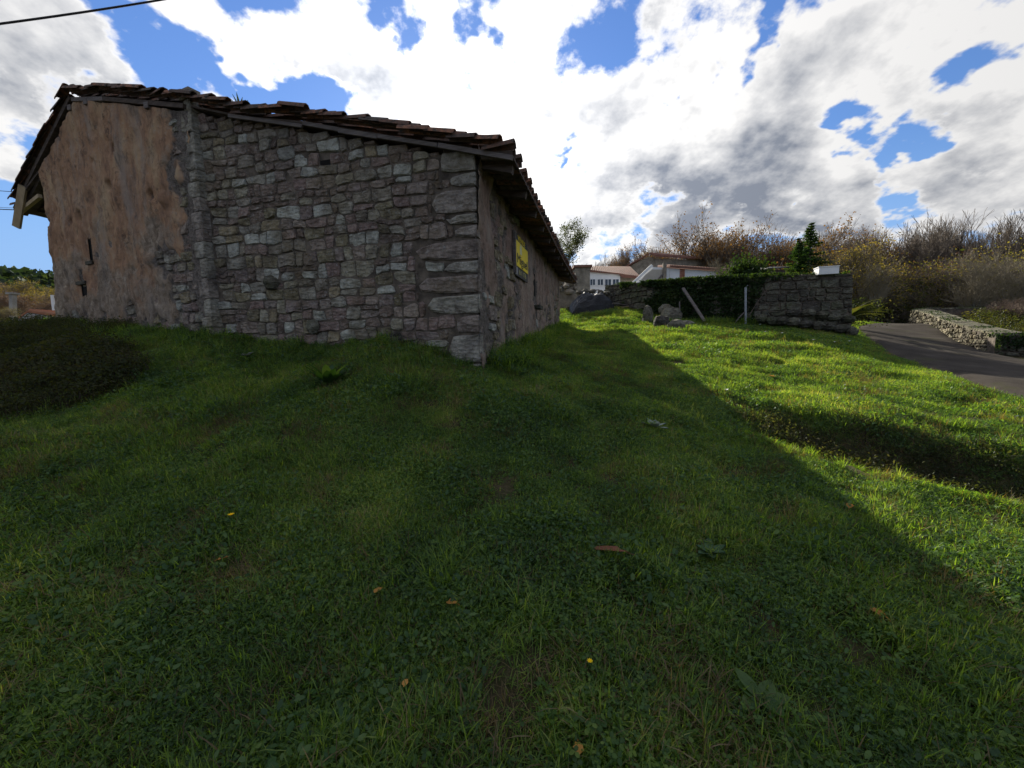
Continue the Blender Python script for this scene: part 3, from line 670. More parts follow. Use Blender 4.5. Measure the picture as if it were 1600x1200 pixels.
mk('roof_deck', v, f, M_wood, barn)
mb = MB(); mb.beam(rp(8.62, -.15, -.055), rp(12.0, -.15, -.055), .10, .09); mb.build('verge_board', M_wood, barn)
mb = MB(); mb.beam(rp(8.62, .0, -.14), rp(11.9, .0, -.14), .22, .10); mb.build('verge_rafter', M_wood, barn)
for k in range(13):
    a = .15+k*.98; mb = MB(); mb.beam(rp(-.54, a, -.15), rp(.35, a, -.16), .11, .12); mb.build('rafter', M_wood, barn)
for k in range(5):                                     # thin soffit laths under the eave
    t = -.50+k*.13; mb = MB(); mb.beam(rp(t, -.08, -.092), rp(t, 4.2, -.092), .085, .016)
    mb.beam(rp(t, 4.22, -.094), rp(t, 8.4, -.094), .085, .016); mb.beam(rp(t, 8.42, -.092), rp(t, 12.2, -.092), .085, .016); mb.build('soffit_board', M_wood, barn)
_vb = [-.6, .5, 1.45, 2.1, 2.72]
for i in range(4):
    mb = MB(); d0, d1_ = (-.10, -.085), (-.075, -.095); mb.beam(rp(_vb[i], -.13+.01*i, -.10+.012*(i % 2)), rp(_vb[i+1]-.02, -.13, -.088-.012*(i % 3)), .04, .062-.008*(i % 2)); mb.build('verge_board', M_wood_grey, barn)
mb = MB(); mb.beam(rp(2.74, -.10, -.12), rp(4.1, -.12, -.10), .04, .05); mb.build('verge_board', M_wood_grey, barn)
mb = MB(); mb.beam(rp(4.95, -.16, -.10), rp(7.4, -.16, -.10), .05, .07); mb.build('verge_board', M_wood, barn)
mb = MB(); mb.beam(rp(7.42, -.16, -.10), rp(8.6, -.16, -.11), .05, .07); mb.build('verge_board', M_wood_grey, barn)
for k in range(9):                                     # battens and rafters in the deep left overhang
    a = -.05+k*1.2; mb = MB(); mb.beam(rp(8.8, a, -.16), rp(11.95, a, -.15), .10, .12); mb.build('rafter', M_wood, barn)
for k in range(7):
    t = 10.6+k*.21; mb = MB(); mb.beam(rp(t, -.1, -.095), rp(t, 5, -.095), .12, .02); mb.build('soffit_board', M_wood, barn)
mb = MB(); mb.beam(rp(11.95, -.14, -.17), rp(10.7, -.14, -.62), .07, .08); mb.build('eave_beam', M_wood_pale, barn)
mb = MB(); mb.beam(rp(11.25, -.22, -.05), rp(11.8, -.26, -.62), .05, .16, (1, 0, 0)); mb.build('eave_strut', M_wood_pale, barn)
mb = MB(); mb.beam(rp(10.6, -.12, -.15), rp(11.3, -.18, -.1), .06, .1); mb.build('eave_strut', M_wood, barn)
for (t, dz) in ((8.05, -.16), (6.0, -.15), (8.7, -.2)):
    mb = MB(); mb.beam(rp(t, -.2, dz), rp(t, .3, dz), .10, .10); mb.build('purlin_end', M_wood_grey, barn)

# tiles
def tile_proto(r0_, r1_, L, th, seg=5, flip=False, seed=0):
    v = []; f = []
    for (x, r) in ((0, r0_), (L, r1_)):
        for k in range(seg+1):
            a = PI*k/seg
            for rr in (r, r-th): v.append((-x, math.cos(a)*rr, (math.sin(a)*rr*1.0)*(-1 if flip else 1)))
    n = 2*(seg+1)
    for k in range(seg):
        o = 2*k; f += [(o, n+o, n+o+2, o+2), (o+1, o+3, n+o+3, n+o+1), (o, o+2, o+3, o+1), (n+o, n+o+1, n+o+3, n+o+2)]
    f += [(0, 1, n+1, n), (2*seg, n+2*seg, n+2*seg+1, 2*seg+1)]
    if flip: f = [q[::-1] for q in f]
    me = bpy.data.meshes.new('roof_tile'); me.from_pydata(v, [], f); me.update(); me.materials.append(M_tile); return me
TP = [tile_proto(.085, .068, .44, .013), tile_proto(.09, .07, .46, .014), tile_proto(.082, .066, .43, .013)]
TU = tile_proto(.095, .08, .46, .014, 5, True)
def tile_frame(t, a, sgn, lift=0, tilt=.05, yaw=0):
    "frame whose +x points down the slope"
    o = rp(t, a); q = rp(t+.2*(-1 if sgn > 0 else 1), a); x = (q-o).normalized(); y = D1*(1 if sgn > 0 else -1)
    y = (y-x*y.dot(x)).normalized(); zc = x.cross(y)
    if zc.z < 0: y = -y; zc = -zc
    M = Matrix((x, y, zc)).transposed() @ Matrix.Rotation(tilt, 3, 'Y') @ Matrix.Rotation(yaw, 3, 'Z')
    M = M.to_4x4(); M.translation = o+zc*lift; return M
rg = random.Random(21); tcount = 0; rest = []
def add_tile(M, under=False):
    global tcount
    o = bpy.data.objects.new('roof_tile', TU if under else rg.choice(TP)); COL.objects.link(o); o.parent = barn
    o.matrix_parent_inverse = world_of(barn).inverted(); o.matrix_basis = M; tcount += 1
rowsR = list(np.arange(-.62, 8.5, .34)); rowsL = list(np.arange(12.05, 8.8, -.33))
cols = list(np.arange(-.16, AEND-.1, .21))
for (rows, sg) in ((rowsR, 1), (rowsL, -1)):
    for ri, t in enumerate(rows):
        for ci, a in enumerate(cols):
            jt = rg.uniform(-.03, .03); M = tile_frame(t+jt, a+rg.uniform(-.012, .012), sg, .035+rg.uniform(0, .03), -rg.uniform(.03, .085), rg.uniform(-.05, .05))
            if ci < 3 or (ri < 1 and sg > 0): add_tile(M)
            else: rest.append(M)
            if ci == 0:   # doubled verge tiles
                add_tile(tile_frame(t+.15*sg+rg.uniform(-.05, .05), a-.06+rg.uniform(-.03, .02), sg, (.042 if sg > 0 else .035)+rg.uniform(-.02, .02), -rg.uniform(.03, .11 if sg > 0 else .06), rg.uniform(-.16, .16) if sg > 0 else rg.uniform(-.05, .05)))
            if sg > 0 and ri == 0: add_tile(tile_frame(t+.02, a+.105, sg, -.005, .02, 0), True)
for a in np.arange(-.1, AEND, .36):                     # ridge tiles
    o = rp(8.6, a+rg.uniform(-.03, .03)); M = Matrix((-D1, Vector((D1.y, -D1.x, 0)), Vector((0, 0, 1)))).transposed().to_4x4(); M.translation = o+Vector((0, 0, .06+rg.uniform(0, .02))); rest.append(M @ Matrix.Scale(1.15, 4))
pv = np.array([vx.co[:] for vx in TP[0].vertices]); pf = np.array([list(p.vertices) for p in TP[0].polygons]); V = []; Fc = []
for i, M in enumerate(rest):
    A = np.array(M); V.append(pv@A[:3, :3].T+A[:3, 3]); Fc.append(pf+i*len(pv))
tag(fastmesh('roof_tiles', np.concatenate(V), np.concatenate(Fc), M_tile, barn), kind='stuff')
print('tile parts', tcount, 'rest', len(rest))

# ------------------------------------------------------------------ sale sign on the side wall
sign = empty('sale_sign', C0+D1*2.12+N1*.05+Vector((0, 0, 2.9))); tag(sign, 'yellow and black for sale sign hung on the side wall of the barn', 'sign')
M_yel = simple('sign_yellow', (.78, .56, .005), (.85, .66, .01), 3, .5, .1); M_blk = simple('sign_black', (.012, .014, .016), (.03, .032, .034), 5, .5, .1); M_ltr = simple('sign_lettering', (.42, .38, .16), (.5, .46, .2), 5, .6, .05)
so_ = C0+N1*.085
def sp(t, z, d=0): p = so_+D1*t+N1*d; return Vector((p.x, p.y, z))
mb = MB(); mb.box(sp(2.78, 3.29), .68, .015, .42, M3r); mb.build('board', M_blk, sign)
mb = MB(); mb.box(sp(2.80, 3.31, .022), .64, .005, .25, M3r); mb.build('yellow_panel', M_yel, sign)
mb = MB(); mb.box(sp(2.13, 3.3, .012), .035, .028, .40, M3r); mb.build('edge_trim', M_wood_grey, sign)
def text(s, size, t, z, d, mat, name, sx=1):
    cu = bpy.data.curves.new(name, 'FONT'); cu.body = s; cu.size = size; cu.extrude = .003; cu.align_x = 'CENTER'; cu.align_y = 'CENTER'
    o = bpy.data.objects.new(name, cu); M = Matrix((D1*sx, Vector((0, 0, 1)), N1)).transposed().to_4x4(); M.translation = sp(t, z, d)
    dg = bpy.context.evaluated_depsgraph_get(); COL.objects.link(o); dg.update(); me = bpy.data.meshes.new_from_object(o.evaluated_get(dg)); bpy.data.objects.remove(o)
    me.transform(M); me.materials.clear(); return link(name, me, mat, sign)
text('VENDE', .15, 2.8, 3.635, .019, M_yel, 'lettering', 1.6)
text('Miguel', .27, 2.82, 3.21, .031, M_blk, 'lettering', 1.55)
text('611 176', .15, 2.86, 2.965, .019, M_ltr, 'lettering', 1.5)
mb = MB(); mb.box(sp(2.26, 2.96, .018), .08, .004, .07, M3r); mb.build('emblem', M_metal, sign)
mb = MB(); mb.prism([sp(2.55, 3.34, .029), sp(2.75, 3.34, .029), sp(2.75, 3.52, .029), sp(2.65, 3.55, .029), sp(2.55, 3.48, .029)], N1*.004); mb.build('emblem', simple('sign_pale', (.6, .58, .3), (.7, .66, .4), 3, .6), sign)

# ------------------------------------------------------------------ placing helper: where a view ray meets the lawn
def hit(u, v):
    d = ray(u, v); d = d/d[1]; lo = .6
    for y in np.arange(.8, 60, .1):
        p = CAM+d*y
        if p[2] < Hs(p[0], p[1]):
            lo = y-.1; hi = y
            for _ in range(12):
                mid = (lo+hi)/2; p = CAM+d*mid
                if p[2] < Hs(p[0], p[1]): hi = mid
                else: lo = mid
            p = CAM+d*hi; return Vector((p[0], p[1], Hs(p[0], p[1])))
    return Vector(CAM+d*20)

# ------------------------------------------------------------------ far stone wall
def polyw(pts):
    pts = [Vector((p[0], p[1], 0)) for p in pts]; L = [0]
    for i in range(1, len(pts)): L.append(L[-1]+(pts[i]-pts[i-1]).length)
    def f(t):
        t = min(max(t, 0), L[-1]-1e-6)
        for i in range(1, len(pts)):
            if t <= L[i]:
                k = (t-L[i-1])/(L[i]-L[i-1]); d = (pts[i]-pts[i-1]).normalized()
                return pts[i-1].lerp(pts[i], k), d
    return f, L[-1]
def wall_thing(name, label, pts, top_fn, side, thick, mat, cellp, gap, bulge, seed, limit, batter=0.0, coremat=None, clipbase=.1, group=None):
    f, L = polyw(pts); o = empty(name, Vector((pts[0][0], pts[0][1], Hs(*pts[0])))); tag(o, label, 'wall', group)
    def fn(t, z, d):
        p, dd = f(t); n = Vector((dd.y, -dd.x, 0))*side; p = p+n*(d+max(0, (top_fn(t)-z))*batter); return (p.x, p.y, z)
    base = lambda t: Hs(f(t)[0].x, f(t)[0].y)
    ts = np.linspace(0, L, int(L/.35)+2); zmin = min(base(t) for t in ts)-.1; zmax = max(top_fn(t) for t in ts)
    cells = masonry(0, L, zmin, zmax, *cellp, seed, .35); kp = []
    for (c, poly) in cells:
        if not 0 < c[0] < L: continue
        if c[1] < base(c[0])-.12 or c[1] > top_fn(c[0])-.02: continue
        poly = clip(poly, 1, 0, L); poly = clip(poly, -1, 0, 0); poly = clip(poly, 0, 1, top_fn(c[0])+.02)
        if len(poly) > 2: kp.append((c, poly))
    place_stones(kp, fn, mat, o, gap, bulge, seed, limit)
    V = []; Fc = []; n = len(ts)
    for t in ts:
        for (z, d) in ((base(t)-.4, 0), (top_fn(t)-.03, 0), (top_fn(t)-.03, -thick), (base(t)-.8, -thick)):
            V.append(fn(t, z, d-.01) if d == 0 else tuple(Vector(fn(t, top_fn(t), d-.01)[:2]+(z,))))
    for i in range(n-1):
        for k in range(3): Fc.append((i*4+k, i*4+k+1, (i+1)*4+k+1, (i+1)*4+k))
    Fc.append((0, 1, 2, 3)); Fc.append(tuple((n-1)*4+k for k in (3, 2, 1, 0)))
    mk('wall_core', V, Fc, coremat or M_mortar, o)
    # coping stones
    rg = random.Random(seed+5); t = .02; ne = 0
    while t < L-.1:
        ln = rg.uniform(.28, .6); ln = min(ln, L-t); mb = MB(); q = [fn(t+.01, 0, .03), fn(t+ln-.01, 0, .03), fn(t+ln-.01, 0, -thick-.03), fn(t+.01, 0, -thick-.03)]
        q = [fn(t+.01, top_fn(t), .04+rg.uniform(-.02, .02)), fn(t+ln-.01, top_fn(t+ln), .04+rg.uniform(-.02, .02)), fn(t+ln-.01, top_fn(t+ln), -thick-.03), fn(t+.01, top_fn(t), -thick-.03)]
        q = [Vector((x, y, z-.03)) for x, y, z in q]; mb.prism(q, (0, 0, rg.uniform(.05, .085))); mb.build('coping_stone', M_cope if mat is M_dry else mat, o); t += ln; ne += 1
    return o, fn, L, base, f
FW = [(10.95, 12.95), (9.6, 13.4), (8.3, 14.0), (7.1, 15.4), (5.6, 17.6), (4.7, 20.0)]
FWL = polyw(FW)[1]
def ftop(t): return float(np.interp(t/FWL, [0, .05, .3, .5, .75, 1], [3.42, 3.42, 3.55, 3.70, 3.88, 4.10]))
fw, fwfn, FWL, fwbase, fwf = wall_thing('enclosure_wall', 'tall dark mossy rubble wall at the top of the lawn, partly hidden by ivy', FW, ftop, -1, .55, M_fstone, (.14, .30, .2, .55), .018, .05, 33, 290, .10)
def sgn_side(): 
    p = Vector(fwfn(1, 3, .5)); return p.y
# stepped footing at its right end
rg = random.Random(3)
for i in range(9):
    t = .12+i*.3; z = fwbase(t)+.16+rg.uniform(-.05, .05)
    q = Vector(fwfn(t, z, .26+rg.uniform(0, .08))); v, f = lump(q, .2, 7, 40+i, (1.15, .8, .75), .16); mk('footing_stone', v, f, M_fstone, fw)
for i in range(5):
    t = .15+i*.36; z = fwbase(t)+.5; q = Vector(fwfn(t, z, .16)); v, f = lump(q, .19, 7, 60+i, (1.2, .7, .7), .16); mk('footing_stone', v, f, M_fstone, fw)
# leaf cloud helper ---------------------------------------------------
def leaves(name, Ps, size, mat, parent=None, up=.0, shape=4, rg=None, aspect=.6, stuff=False):
    rg = rg or RNG; n = len(Ps); Ps = np.asarray(Ps, float)
    a = rg.normal(size=(n, 3)); a[:, 2] *= (1-up*.6); a /= np.linalg.norm(a, axis=1)[:, None]
    b = rg.normal(size=(n, 3)); b -= a*(a*b).sum(1)[:, None]; b /= np.linalg.norm(b, axis=1)[:, None]
    s = (size*rg.uniform(.6, 1.4, n))[:, None]; V = np.stack([Ps-a*s*.5, Ps+b*s*aspect*.5, Ps+a*s*.5, Ps-b*s*aspect*.5], 1).reshape(-1, 3)
    o = fastmesh(name, V, np.arange(n*4).reshape(n, 4), mat, parent); return o
_fm = fastmesh
def fastmesh(name, V, Fq, mat=None, parent=None, smooth=False, k=None):
    V = np.asarray(V, np.float32); Fq = np.asarray(Fq, np.int32); k = Fq.shape[1]
    me = bpy.data.meshes.new(name); me.vertices.add(len(V)); me.vertices.foreach_set('co', V.ravel())
    me.loops.add(Fq.size); me.loops.foreach_set('vertex_index', Fq.ravel())
    me.polygons.add(len(Fq)); me.polygons.foreach_set('loop_start', np.arange(0, Fq.size, k, dtype=np.int32))
    me.update(calc_edges=True); return link(name, me, mat, parent, smooth)
# ivy over the middle of the wall
pts = []
while len(pts) < 9000:
    t = RNG.uniform(1.5, 8.5); b = fwbase(t); z = RNG.uniform(b, ftop(t)+.10); k = float(sstep(t, 1.6, 3.2)*(1-sstep(t, 5.8, 7.6)*.85)); 
    n = float(fbm(t*1.3, z*1.6, 3, 71)); e = k+.55*sstep(z, ftop(t)-.35, ftop(t))
    if n+RNG.uniform(0, .25) < .30+.55*e - (.25 if abs(t-2.2) < .5 and z < ftop(t)-.7 else 0): pts.append(fwfn(t, z, RNG.uniform(.03, .13)*(1.6 if z > ftop(t)-.2 else 1)))
for _ in range(2200):
    t = RNG.uniform(0.1, 9); d = RNG.uniform(-.6, .1)
    if fbm(t*2, d*2, 2, 5) > .45: pts.append(fwfn(t, ftop(t)+RNG.uniform(.02, .12), d))
iv = leaves('ivy', pts, .085, M_ivy, None, .3, aspect=.85); tag(iv, 'dark ivy covering the middle and crest of the tall rubble wall', 'ivy')
# white lid on the wall end
cap = MB(); q = at(1291, 424, 13.15); cap.box(q, .27, .2, .11, Matrix.Rotation(R(-18), 3, 'Z')); cp = cap.build('white_block', M_white)
cap = MB(); cap.box((q[0], q[1], q[2]+.122), .285, .215, .014, Matrix.Rotation(R(-18), 3, 'Z')); cap.build('lid', M_white, cp); tag(cp, 'white rendered block sitting on the right end of the tall rubble wall', 'block')
# posts, rod and plank against the wall
def onwall(u, v, d=.1):
    best = None
    for t in np.arange(0, FWL, .04):
        P = Vector(fwfn(t, 2.5, d)); dd = P-Vector(CAM); z = dd.dot(Vector(CF)); uu = 800+F0*dd.dot(Vector(CR))/z
        if best is None or abs(uu-u) < best[0]: best = (abs(uu-u), t, P.y)
    return Vector(at(u, v, best[2]))
p0 = onwall(1165, 507, .4); p1 = onwall(1165, 449, .4)
mb = MB(); mb.beam(p0-Vector((0, 0, .1)), p1, .05, .05, (0, 1, 0)); po = mb.build('metal_post', M_metal); mb = MB(); mb.beam(p1, onwall(1168, 446, .4), .02, .02, (0, 1, 0)); mb.build('cap_rod', M_metal, po); tag(po, 'grey square metal post standing upright in front of the rubble wall', 'post')
mb = MB(); mb.tube([onwall(1146, 508, .45), onwall(1155, 496, .42), onwall(1164, 487, .4)], .018, 5); tag(mb.build('leaning_stick', M_wood_grey), 'short thin stick leaning on the foot of the metal post', 'stick')
mb = MB(); mb.beam(onwall(1067, 450, .18), onwall(1101, 502, .75), .10, .05, (0, 1, 0)); tag(mb.build('leaning_plank', M_wood_grey), 'long grey plank leaning diagonally against the ivy on the wall', 'plank')
mb = MB(); mb.tube([onwall(1062, 490, .5), onwall(1062, 471, .5)], .025, 5); tag(mb.build('short_stake', M_wood_grey), 'short upright stake at the wall foot left of the diagonal plank', 'stake')
mb = MB(); mb.tube([onwall(1205, 444, .3), onwall(1185, 470, .4), onwall(1171, 492, .5)], .014, 5); tag(mb.build('dry_bramble', M_wood), 'thin dark bramble arching down the wall right of the metal post', 'bramble')

# ------------------------------------------------------------------ curved dry stone wall by the road
CW = [(14.75, 12.1), (16.0, 14.0), (17.8, 16.4), (19.3, 18.3), (20.3, 19.8), (20.9, 20.9), (21.8, 21.5), (22.9, 21.3), (23.9, 20.4), (24.6, 19.2), (25.2, 17.8)]
CWL = polyw(CW)[1]; CWT = [(0, 1.42), (2.2, 1.66), (5.3, 1.98), (8, 2.30), (10, 2.58), (12, 2.72), (14, 2.66), (18, 2.4)]
def ctop(t): return float(np.interp(t, [a for a, b in CWT], [b for a, b in CWT]))
cw = wall_thing('curved_wall', 'sunlit low dry stone wall curving round the far side of the road', CW, ctop, -1, .50, M_dry, (.09, .25, .10, .30), .016, .05, 44, 290, .05)
NW = [(14.6, 12.0), (15.6, 11.4), (17.5, 10.9), (20, 10.6)]
def ntop(t): return 1.36+.0*t
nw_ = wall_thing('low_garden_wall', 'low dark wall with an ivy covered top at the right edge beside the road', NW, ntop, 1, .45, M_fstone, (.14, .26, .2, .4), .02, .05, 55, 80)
pts = []
for _ in range(1500):
    t = RNG.uniform(0, CWL-1); n_ = fbm(t*1.1, 3, 3, 7)
    if n_ > .5: pts.append(tuple(Vector(cw[1](t, ctop(t), RNG.uniform(-.45, .06)))+Vector((0, 0, RNG.uniform(.02, .07)))))
tag(leaves('moss_and_ivy', pts, .06, M_ivy, None, .3), 'thin patches of moss and ivy on top of the curved dry stone wall', 'moss')
nfn = nw_[1]; pts = []
for _ in range(2600):
    t = RNG.uniform(-.1, 5.5); k = RNG.uniform(0, 1)**2; pts.append(tuple(Vector(nfn(max(t, 0), ntop(t)+RNG.uniform(-.0, .12)-k*.42, RNG.uniform(-.45, .1) if k < .1 else .1))))
tag(leaves('ivy', pts, .07, M_ivy, None, .3, aspect=.85), 'dark ivy draped over the top of the low wall at the right edge', 'ivy')

# ------------------------------------------------------------------ trees
class Tree:
    def __init__(s, seed): s.rg = random.Random(seed); s.big = []; s.small = []; s.tips = []
    def branch(s, p, d, L, r, lvl, maxl, up=.25, crook=.22, nsub=4, taper=.55, spread=.9, twist=0):
        rg = s.rg; n = 4 if lvl < 2 else 3; q = Vector(p); dd = Vector(d).normalized(); pts = [(q.copy(), r)]
        for i in range(n):
            dd = (dd+Vector((rg.gauss(0, crook), rg.gauss(0, crook), rg.gauss(0, crook*.6)+up*.25))).normalized()
            q = q+dd*L/n; pts.append((q.copy(), r*(1-(1-taper)*(i+1)/n)))
        tgt = s.big if lvl < 2 else s.small
        for i in range(n): tgt.append((pts[i][0], pts[i+1][0], pts[i][1], pts[i+1][1]))
        if lvl >= maxl: s.tips.append(pts[-1][0]); s.tips.append(pts[-2][0]); return
        for k in range(nsub):
            f = rg.uniform(.3, 1.0) if lvl > 0 else rg.uniform(.32, 1.0)
            i = min(int(f*n), n-1); a = pts[i][0].lerp(pts[i+1][0], f*n-i); az = rg.uniform(0, 2*PI); sp = rg.uniform(.5, 1.1)*spread
            ax = dd.orthogonal().normalized(); ax.rotate(Matrix.Rotation(az, 3, dd)); nd = (dd*math.cos(sp)+ax*math.sin(sp)+Vector((0, 0, up))).normalized()
            s.branch(a, nd, L*rg.uniform(.45, .75), pts[i][1]*rg.uniform(.4, .62), lvl+1, maxl, up, crook, nsub, taper, spread)
        s.branch(pts[-1][0], dd, L*.6, pts[-1][1]*.9, lvl+1, maxl, up, crook, nsub, taper, spread)
def segmesh(name, segs, n=4, rmin=.0):
    a = np.array([s[0][:] for s in segs]); b = np.array([s[1][:] for s in segs]); ra = np.maximum([s[2] for s in segs], rmin); rb = np.maximum([s[3] for s in segs], rmin*.7)
    d = b-a; d /= np.linalg.norm(d, axis=1)[:, None]+1e-9; ref = np.where(np.abs(d[:, 2:3]) < .9, [[0, 0, 1.]], [[1., 0, 0]]); x = np.cross(d, ref); x /= np.linalg.norm(x, axis=1)[:, None]; y = np.cross(d, x)
    V = np.zeros((len(segs), 2*n, 3))
    for k in range(n):
        c, s_ = math.cos(2*PI*k/n), math.sin(2*PI*k/n); o = x*c+y*s_; V[:, k] = a+o*ra[:, None]; V[:, n+k] = b+o*rb[:, None]
    f = np.array([(k, (k+1) % n, n+(k+1) % n, n+k) for k in range(n)]); F_ = (f[None]+(np.arange(len(segs))*2*n)[:, None, None]).reshape(-1, 4)
    me = bpy.data.meshes.new(name); V = V.reshape(-1, 3).astype(np.float32); me.vertices.add(len(V)); me.vertices.foreach_set('co', V.ravel()); me.loops.add(F_.size); me.loops.foreach_set('vertex_index', F_.astype(np.int32).ravel())
    me.polygons.add(len(F_)); me.polygons.foreach_set('loop_start', np.arange(0, F_.size, 4, dtype=np.int32)); me.update(calc_edges=True); return me
PROTO = {}
def tree_proto(key, seed, bark, twig, leafm=None, nleaf=0, lsize=.14, lspread=.35, h=10, trunkL=.42, up=.3, spread=.75, maxl=4, nsub=4, r=.16, crook=.2, rmin=.012, stems=1, squash=None):
    T = Tree(seed)
    for k in range(stems):
        d = Vector((T.rg.uniform(-.35, .35), T.rg.uniform(-.35, .35), 1)) if stems > 1 else Vector((0, 0, 1))
        T.branch(Vector((T.rg.uniform(-.3, .3), T.rg.uniform(-.3, .3), -.4)) if stems > 1 else Vector((0, 0, -.4)), d, h*trunkL, r, 0, maxl, up, crook, nsub, .6, spread)
    hh = max(p.z for p in T.tips); k = h/hh
    sc = lambda segs: [(a*k, b*k, ra, rb) for a, b, ra, rb in segs]
    big = segmesh('trunk', sc(T.big), 6, .02); big.materials.append(bark); sm = segmesh('twigs', sc(T.small), 3, rmin); sm.materials.append(twig); lf = None
    if leafm:
        tips = np.array([t[:] for t in T.tips])*k; rr = np.random.default_rng(seed); Ps = tips[rr.integers(0, len(tips), nleaf)]+rr.normal(size=(nleaf, 3))*lspread
        o = leaves('foliage', Ps, lsize, leafm, None, 0, rg=rr, aspect=.7); lf = o.data; bpy.data.objects.remove(o)
    PROTO[key] = (h, big, sm, lf)
tree_proto('bareA', 1, M_bark, M_twig, h=12, maxl=4, nsub=6, up=.40, spread=.62, rmin=.013)
tree_proto('bareB', 2, M_bark, M_twig, h=12, maxl=4, nsub=5, up=.5, spread=.5, rmin=.013, stems=3, r=.12)
tree_proto('bareC', 3, M_bark_pale, M_twig_pale, h=9, maxl=4, nsub=5, up=.2, spread=.8, rmin=.010, stems=2, r=.09)
tree_proto('bareR', 4, M_bark, M_twig_r, h=8, maxl=4, nsub=5, up=.25, spread=.8, rmin=.012, stems=3, r=.08)
tree_proto('autA', 5, M_bark, M_twig, M_aut, 5200, .15, .25, h=12, maxl=4, nsub=6, up=.3, spread=.7)
tree_proto('autB', 6, M_bark, M_twig_r, M_aut, 2400, .13, .25, h=11, maxl=4, nsub=6, up=.35, spread=.65)
tree_proto('rust', 7, M_bark, M_twig_r, M_rust, 6500, .09, .22, h=8, maxl=4, nsub=5, up=.15, spread=.9, stems=3, r=.09, trunkL=.35)
tree_proto('ygr', 8, M_bark, M_twig, M_ygreen, 12000, .10, .26, h=8, maxl=4, nsub=5, up=.15, spread=.85, stems=3, r=.09, trunkL=.33)
tree_proto('oliv', 9, M_bark, M_twig, M_olive, 8000, .08, .28, h=8, maxl=4, nsub=5, up=.15, spread=.9, stems=3, r=.09, trunkL=.33)
tree_proto('euc', 10, M_bark, M_twig, M_euc, 5200, .20, .34, h=14, maxl=3, nsub=4, up=.35, spread=.55, r=.14, trunkL=.55)
tree_proto('thicket', 12, M_bark, M_twig, M_nettle, 9000, .13, .45, h=5, maxl=4, nsub=5, up=.0, spread=1.1, stems=5, r=.05, trunkL=.35)
def conifer(key, seed, h, rad, mat):
    rr = np.random.default_rng(seed); seg = [(Vector((0, 0, -.4)), Vector((0, 0, h)), .16, .02)]; br = []; Ps = []
    z = .6
    while z < h-.03:
        f = (1-z/h)**1.0; L = rad*f*rr.uniform(.7, 1.2)+.04
        for k in range(7):
            a = rr.uniform(0, 2*PI); d = np.array([math.cos(a), math.sin(a), -.12+.35*z/h]); e = np.array([0, 0, z])+d*L; br.append((Vector((0, 0, z)), Vector(e), .02, .006))
            m_ = int(20+90*L); q = rr.uniform(.12, 1, m_)[:, None]; Ps.append(np.array([0, 0, z])+d*L*q+rr.normal(size=(m_, 3))*np.array([.07, .07, .05])*(.3+.7*f)*(.5+q)*1.3)
        z += .17
    big = segmesh('trunk', seg, 6); big.materials.append(M_bark); sm = segmesh('boughs', br, 3); sm.materials.append(M_bark)
    Ps = np.concatenate(Ps); o = leaves('foliage', Ps, .11, mat, None, .3, rg=rr, aspect=.4); lf = o.data; bpy.data.objects.remove(o); PROTO[key] = (h, big, sm, lf)
conifer('conif', 13, 8, 2.0, M_conif)
def plant_tree(key, name, label, cat, u, Y, topv, wide=1.0, group=None, base=None, rot=None):
    P = at(u, topv, Y); gz = Hs(P[0], P[1]) if base is None else base; h0, big, sm, lf = PROTO[key]; h = P[2]-gz; s = h/h0
    e = empty(name, (P[0], P[1], gz), rot if rot is not None else random.uniform(0, 6.28)); e.scale = (s*wide, s*wide, s); tag(e, label, cat, group)
    for nm, me in (('trunk', big), ('twigs' if key != 'conif' else 'boughs', sm), ('foliage', lf)):
        if me is None: continue
        o = bpy.data.objects.new(nm, me); COL.objects.link(o); o.parent = e
    return e
SKYL = ['above the white house windows', 'between the white house and the farmhouse gable', 'over the left slope of the tiled farmhouse', 'touching the left end of the farmhouse ridge', 'just over the farmhouse ridge end', 'over the left third of the farmhouse ridge', 'over the middle of the farmhouse ridge', 'over the right part of the farmhouse ridge',
 'over the right end of the farmhouse roof', 'between the farmhouse roof and the pale leaning trunks', 'above the leaning trunks, left of the tallest brown crown', 'forming the tallest brown crown left of the conifers', 'forming the right half of the tall brown crown', 'just right of the tall brown crown', 'above the ivy bush on the wall', 'above the dark lean-to shed',
 'just left of the conifers', 'directly behind the conifer tip', 'just right of the conifer tip', 'above the white block on the wall', 'right of the white block on the wall', 'above the first yellowing tree', 'between the two yellowing trees', 'above the second yellowing tree',
 'far back over the lean-to shed', 'far back left of the conifers', 'far back behind the conifer', 'far back above the white block', 'far back over the yellowing trees', 'far back at the left end of the wood', 'far back over the farmhouse ridge', 'far back left of the tall brown crown']
_si = iter(SKYL)
